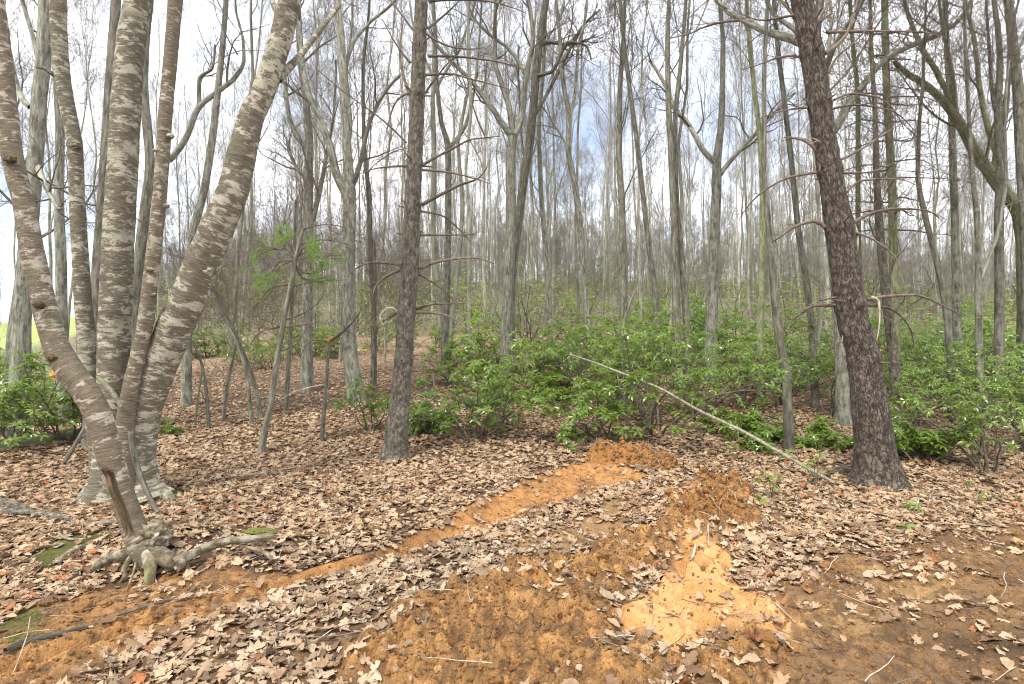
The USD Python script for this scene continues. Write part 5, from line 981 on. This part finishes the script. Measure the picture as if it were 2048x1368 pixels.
# ------------------------------------------------------------------ dug earth: heaps, clods, crumbs
rng = np.random.default_rng(91)
CL = []
for k in range(10):
    v, f = blob(np.zeros(3), 1, 40 + k, (1, rng.uniform(.7, 1), rng.uniform(.55, .85)), .55, 2.0, 3); CL.append((v, f))
CLs = []
for k in range(6):
    v, f = blob(np.zeros(3), 1, 60 + k, (1, .8, .7), .5, 1.6, 1); CLs.append((v, f))
def heap(name, label, px, py, wx, wy, h, seed, matn):
    g = on_ground(px, py); t = thing(name, label, 'soil heap', g); r0_ = np.random.default_rng(seed + 9)
    n = 110; a, b = np.meshgrid(np.linspace(-1.15, 1.15, n), np.linspace(-1.15, 1.15, n))
    pp = np.stack([a * wx, b * wy, 0 * a + seed], -1)
    rr = np.hypot(a, b) + .5 * (meshkit.fbm(pp / .3, 3, seed) - .5)
    prof = ss(1.0, .45, rr)
    z = prof * h * (.65 + .7 * meshkit.fbm(pp / .25, 3, seed + 1)) + prof * (.17 * np.abs(meshkit.fbm(pp / .10, 4, seed + 2) - .5) * 2 + .08 * (meshkit.fbm(pp / .03, 3, seed + 3) - .5)) - .03
    wxy = np.stack([a * wx + .03 * (meshkit.fbm(pp / .05, 2, seed + 4) - .5), b * wy + .03 * (meshkit.fbm(pp / .05, 2, seed + 5) - .5)], -1)
    z = z + (H(g[0] + a * wx, g[1] + b * wy) - g[2])
    v = np.c_[wxy.reshape(-1, 2), z.ravel()]
    i = (np.arange(n - 1)[:, None] * n + np.arange(n - 1)).ravel(); f = np.vstack([np.stack([i, i + 1, i + n + 1], 1), np.stack([i, i + n + 1, i + n], 1)])
    part(t, 'earth', (v, f), matn, smooth=40)
    r = np.random.default_rng(seed)
    sel = np.flatnonzero((prof.ravel() > .25)); sel = r0_.choice(sel, 700); cs_ = .006 + .028 * r0_.uniform(size=700) ** 3
    instancer(t, 'crumbs', CLs * 3, [matn] * 6 + ['clod_soil'] * 6 + ['dark_soil'] * 6, v[sel] + np.c_[0 * cs_, 0 * cs_, cs_ * .3], Rot.random(700, random_state=seed), cs_, r0_.integers(0, 18, 700), smooth=False)
    for k in range(26):                                  # fine roots sticking out of the heap
        x0, y0 = r.uniform(-.75, .75, 2); i0 = int((y0 + 1.15) / 2.3 * (n - 1)) * n + int((x0 + 1.15) / 2.3 * (n - 1)); c = v[i0]
        P, R = [c], None; d = norm(np.array([r.normal(), r.normal() - .4, r.uniform(-.2, .9)]))
        for s in range(6): d = norm(d + r.normal(size=3) * .3 + [0, 0, -.22]); P.append(P[-1] + d * r.uniform(.02, .05))
        part(t, 'rootlet', tubes(np.array(P)[None], np.linspace(.003, .0012, 7)[None], 5), 'pale_twig' if k % 3 else 'dead_twig')
    return t
heap('soil_heap', 'rough orange-brown heap of dug earth at the head of the bare track', 1245, 926, .60, .26, .20, 700, 'mound_soil')
heap('soil_heap', 'small dark-edged earth lump right of the dug heap', 1322, 938, .26, .17, .12, 710, 'mound_soil')
heap('soil_heap', 'crumbly bright orange heap with pale roots above the smeared clay', 1432, 1042, .34, .28, .11, 720, 'mound_soil')
heap('soil_heap', 'low scatter of orange crumbs on the leaves above the crumbly heap', 1440, 985, .32, .11, .045, 730, 'mound_soil')
g = on_ground(1492, 1240); t = thing('clay_chunk', 'pale angular chunk of clay on the right rim of the smeared clay', 'clay chunk', g + [0, 0, .025])
bv = blob(np.zeros(3), .085, 12, (1.2, .75, .5), .55, 1.6, 4); part(t, 'clay', bv, 'clay_chunk', smooth=35)
def soil_points(rng, n, weights, ylo=2.35, yhi=7):
    y = np.sqrt(rng.uniform(ylo ** 2, yhi ** 2, n)); x = rng.uniform(-.97, .97, n) * y
    w = sum(k * mask(m_, x, y) for m_, k in weights.items()); ok = rng.uniform(size=n) < w; return x[ok], y[ok]
rc = np.random.default_rng(66)
cx, cy = soil_points(rc, 5200, {'crumb': .16, 'right': .02, 'bank': .03, 'rut': .01, 'clay': .012})
cs = .012 + .05 * rc.uniform(size=len(cx)) ** 3.2
o = np.argsort(-cs / cy); cx, cy, cs = cx[o], cy[o], cs[o]
cr = Rot.from_euler('zyx', rc.uniform(-180, 180, (len(cx), 3)) * [1, .12, .12], degrees=True)
cz = H(cx, cy) + cs * .4
nb_ = min(190, len(cx))
for k in range(nb_):
    v, f = CL[k % 10]
    part(ground, 'clod', (cr[k].apply(v * cs[k]) + [cx[k], cy[k], cz[k]], f), ('clod_soil', 'clod_soil', 'mound_soil', 'clay_chunk', 'clod_soil', 'dark_soil')[k % 6], smooth=True)
fx, fy = soil_points(rc, 150000, {'crumb': .5, 'right': .2, 'bank': .25, 'rut': .10, 'tread': .10, 'clay': .10})
fs = .0035 + .011 * rc.uniform(size=len(fx)) ** 2.5
instancer(ground, 'soil_crumbs', CLs * 4, ['clod_soil'] * 12 + ['mound_soil'] * 6 + ['dark_soil'] * 6, np.c_[fx, fy, H(fx, fy) + fs * .3], Rot.random(len(fx), random_state=4), fs, rc.integers(0, 24, len(fx)), smooth=False)
# small sticks and dry stalks all over the ground
def stick(rng):
    P = [np.zeros(3)]; d = np.array([1., 0, 0])
    for s in range(5): d = norm(d + rng.normal(size=3) * [.05, .22, .05]); P.append(P[-1] + d * .2)
    P = np.array(P) - np.array(P).mean(0); return tubes(P[None], np.linspace(.011, .005, 6)[None], 5)
ST = [stick(rc) for _ in range(6)]
tx = np.sqrt(rc.uniform(2.3 ** 2, 15 ** 2, 2600)); ux = rc.uniform(-.96, .96, 2600) * tx
ts = rc.uniform(.08, .42, 2600)
instancer(ground, 'fallen_twigs', ST * 3, ['dead_twig'] * 6 + ['pale_twig'] * 6 + ['twig_bark'] * 6, np.c_[ux, tx, H(ux, tx) + rc.uniform(.008, .035, 2600)], leaf_pose(ux, tx, rc, 9), np.c_[ts, ts, np.minimum(ts, .3)], rc.integers(0, 18, 2600), smooth=True)
print('tris ok')
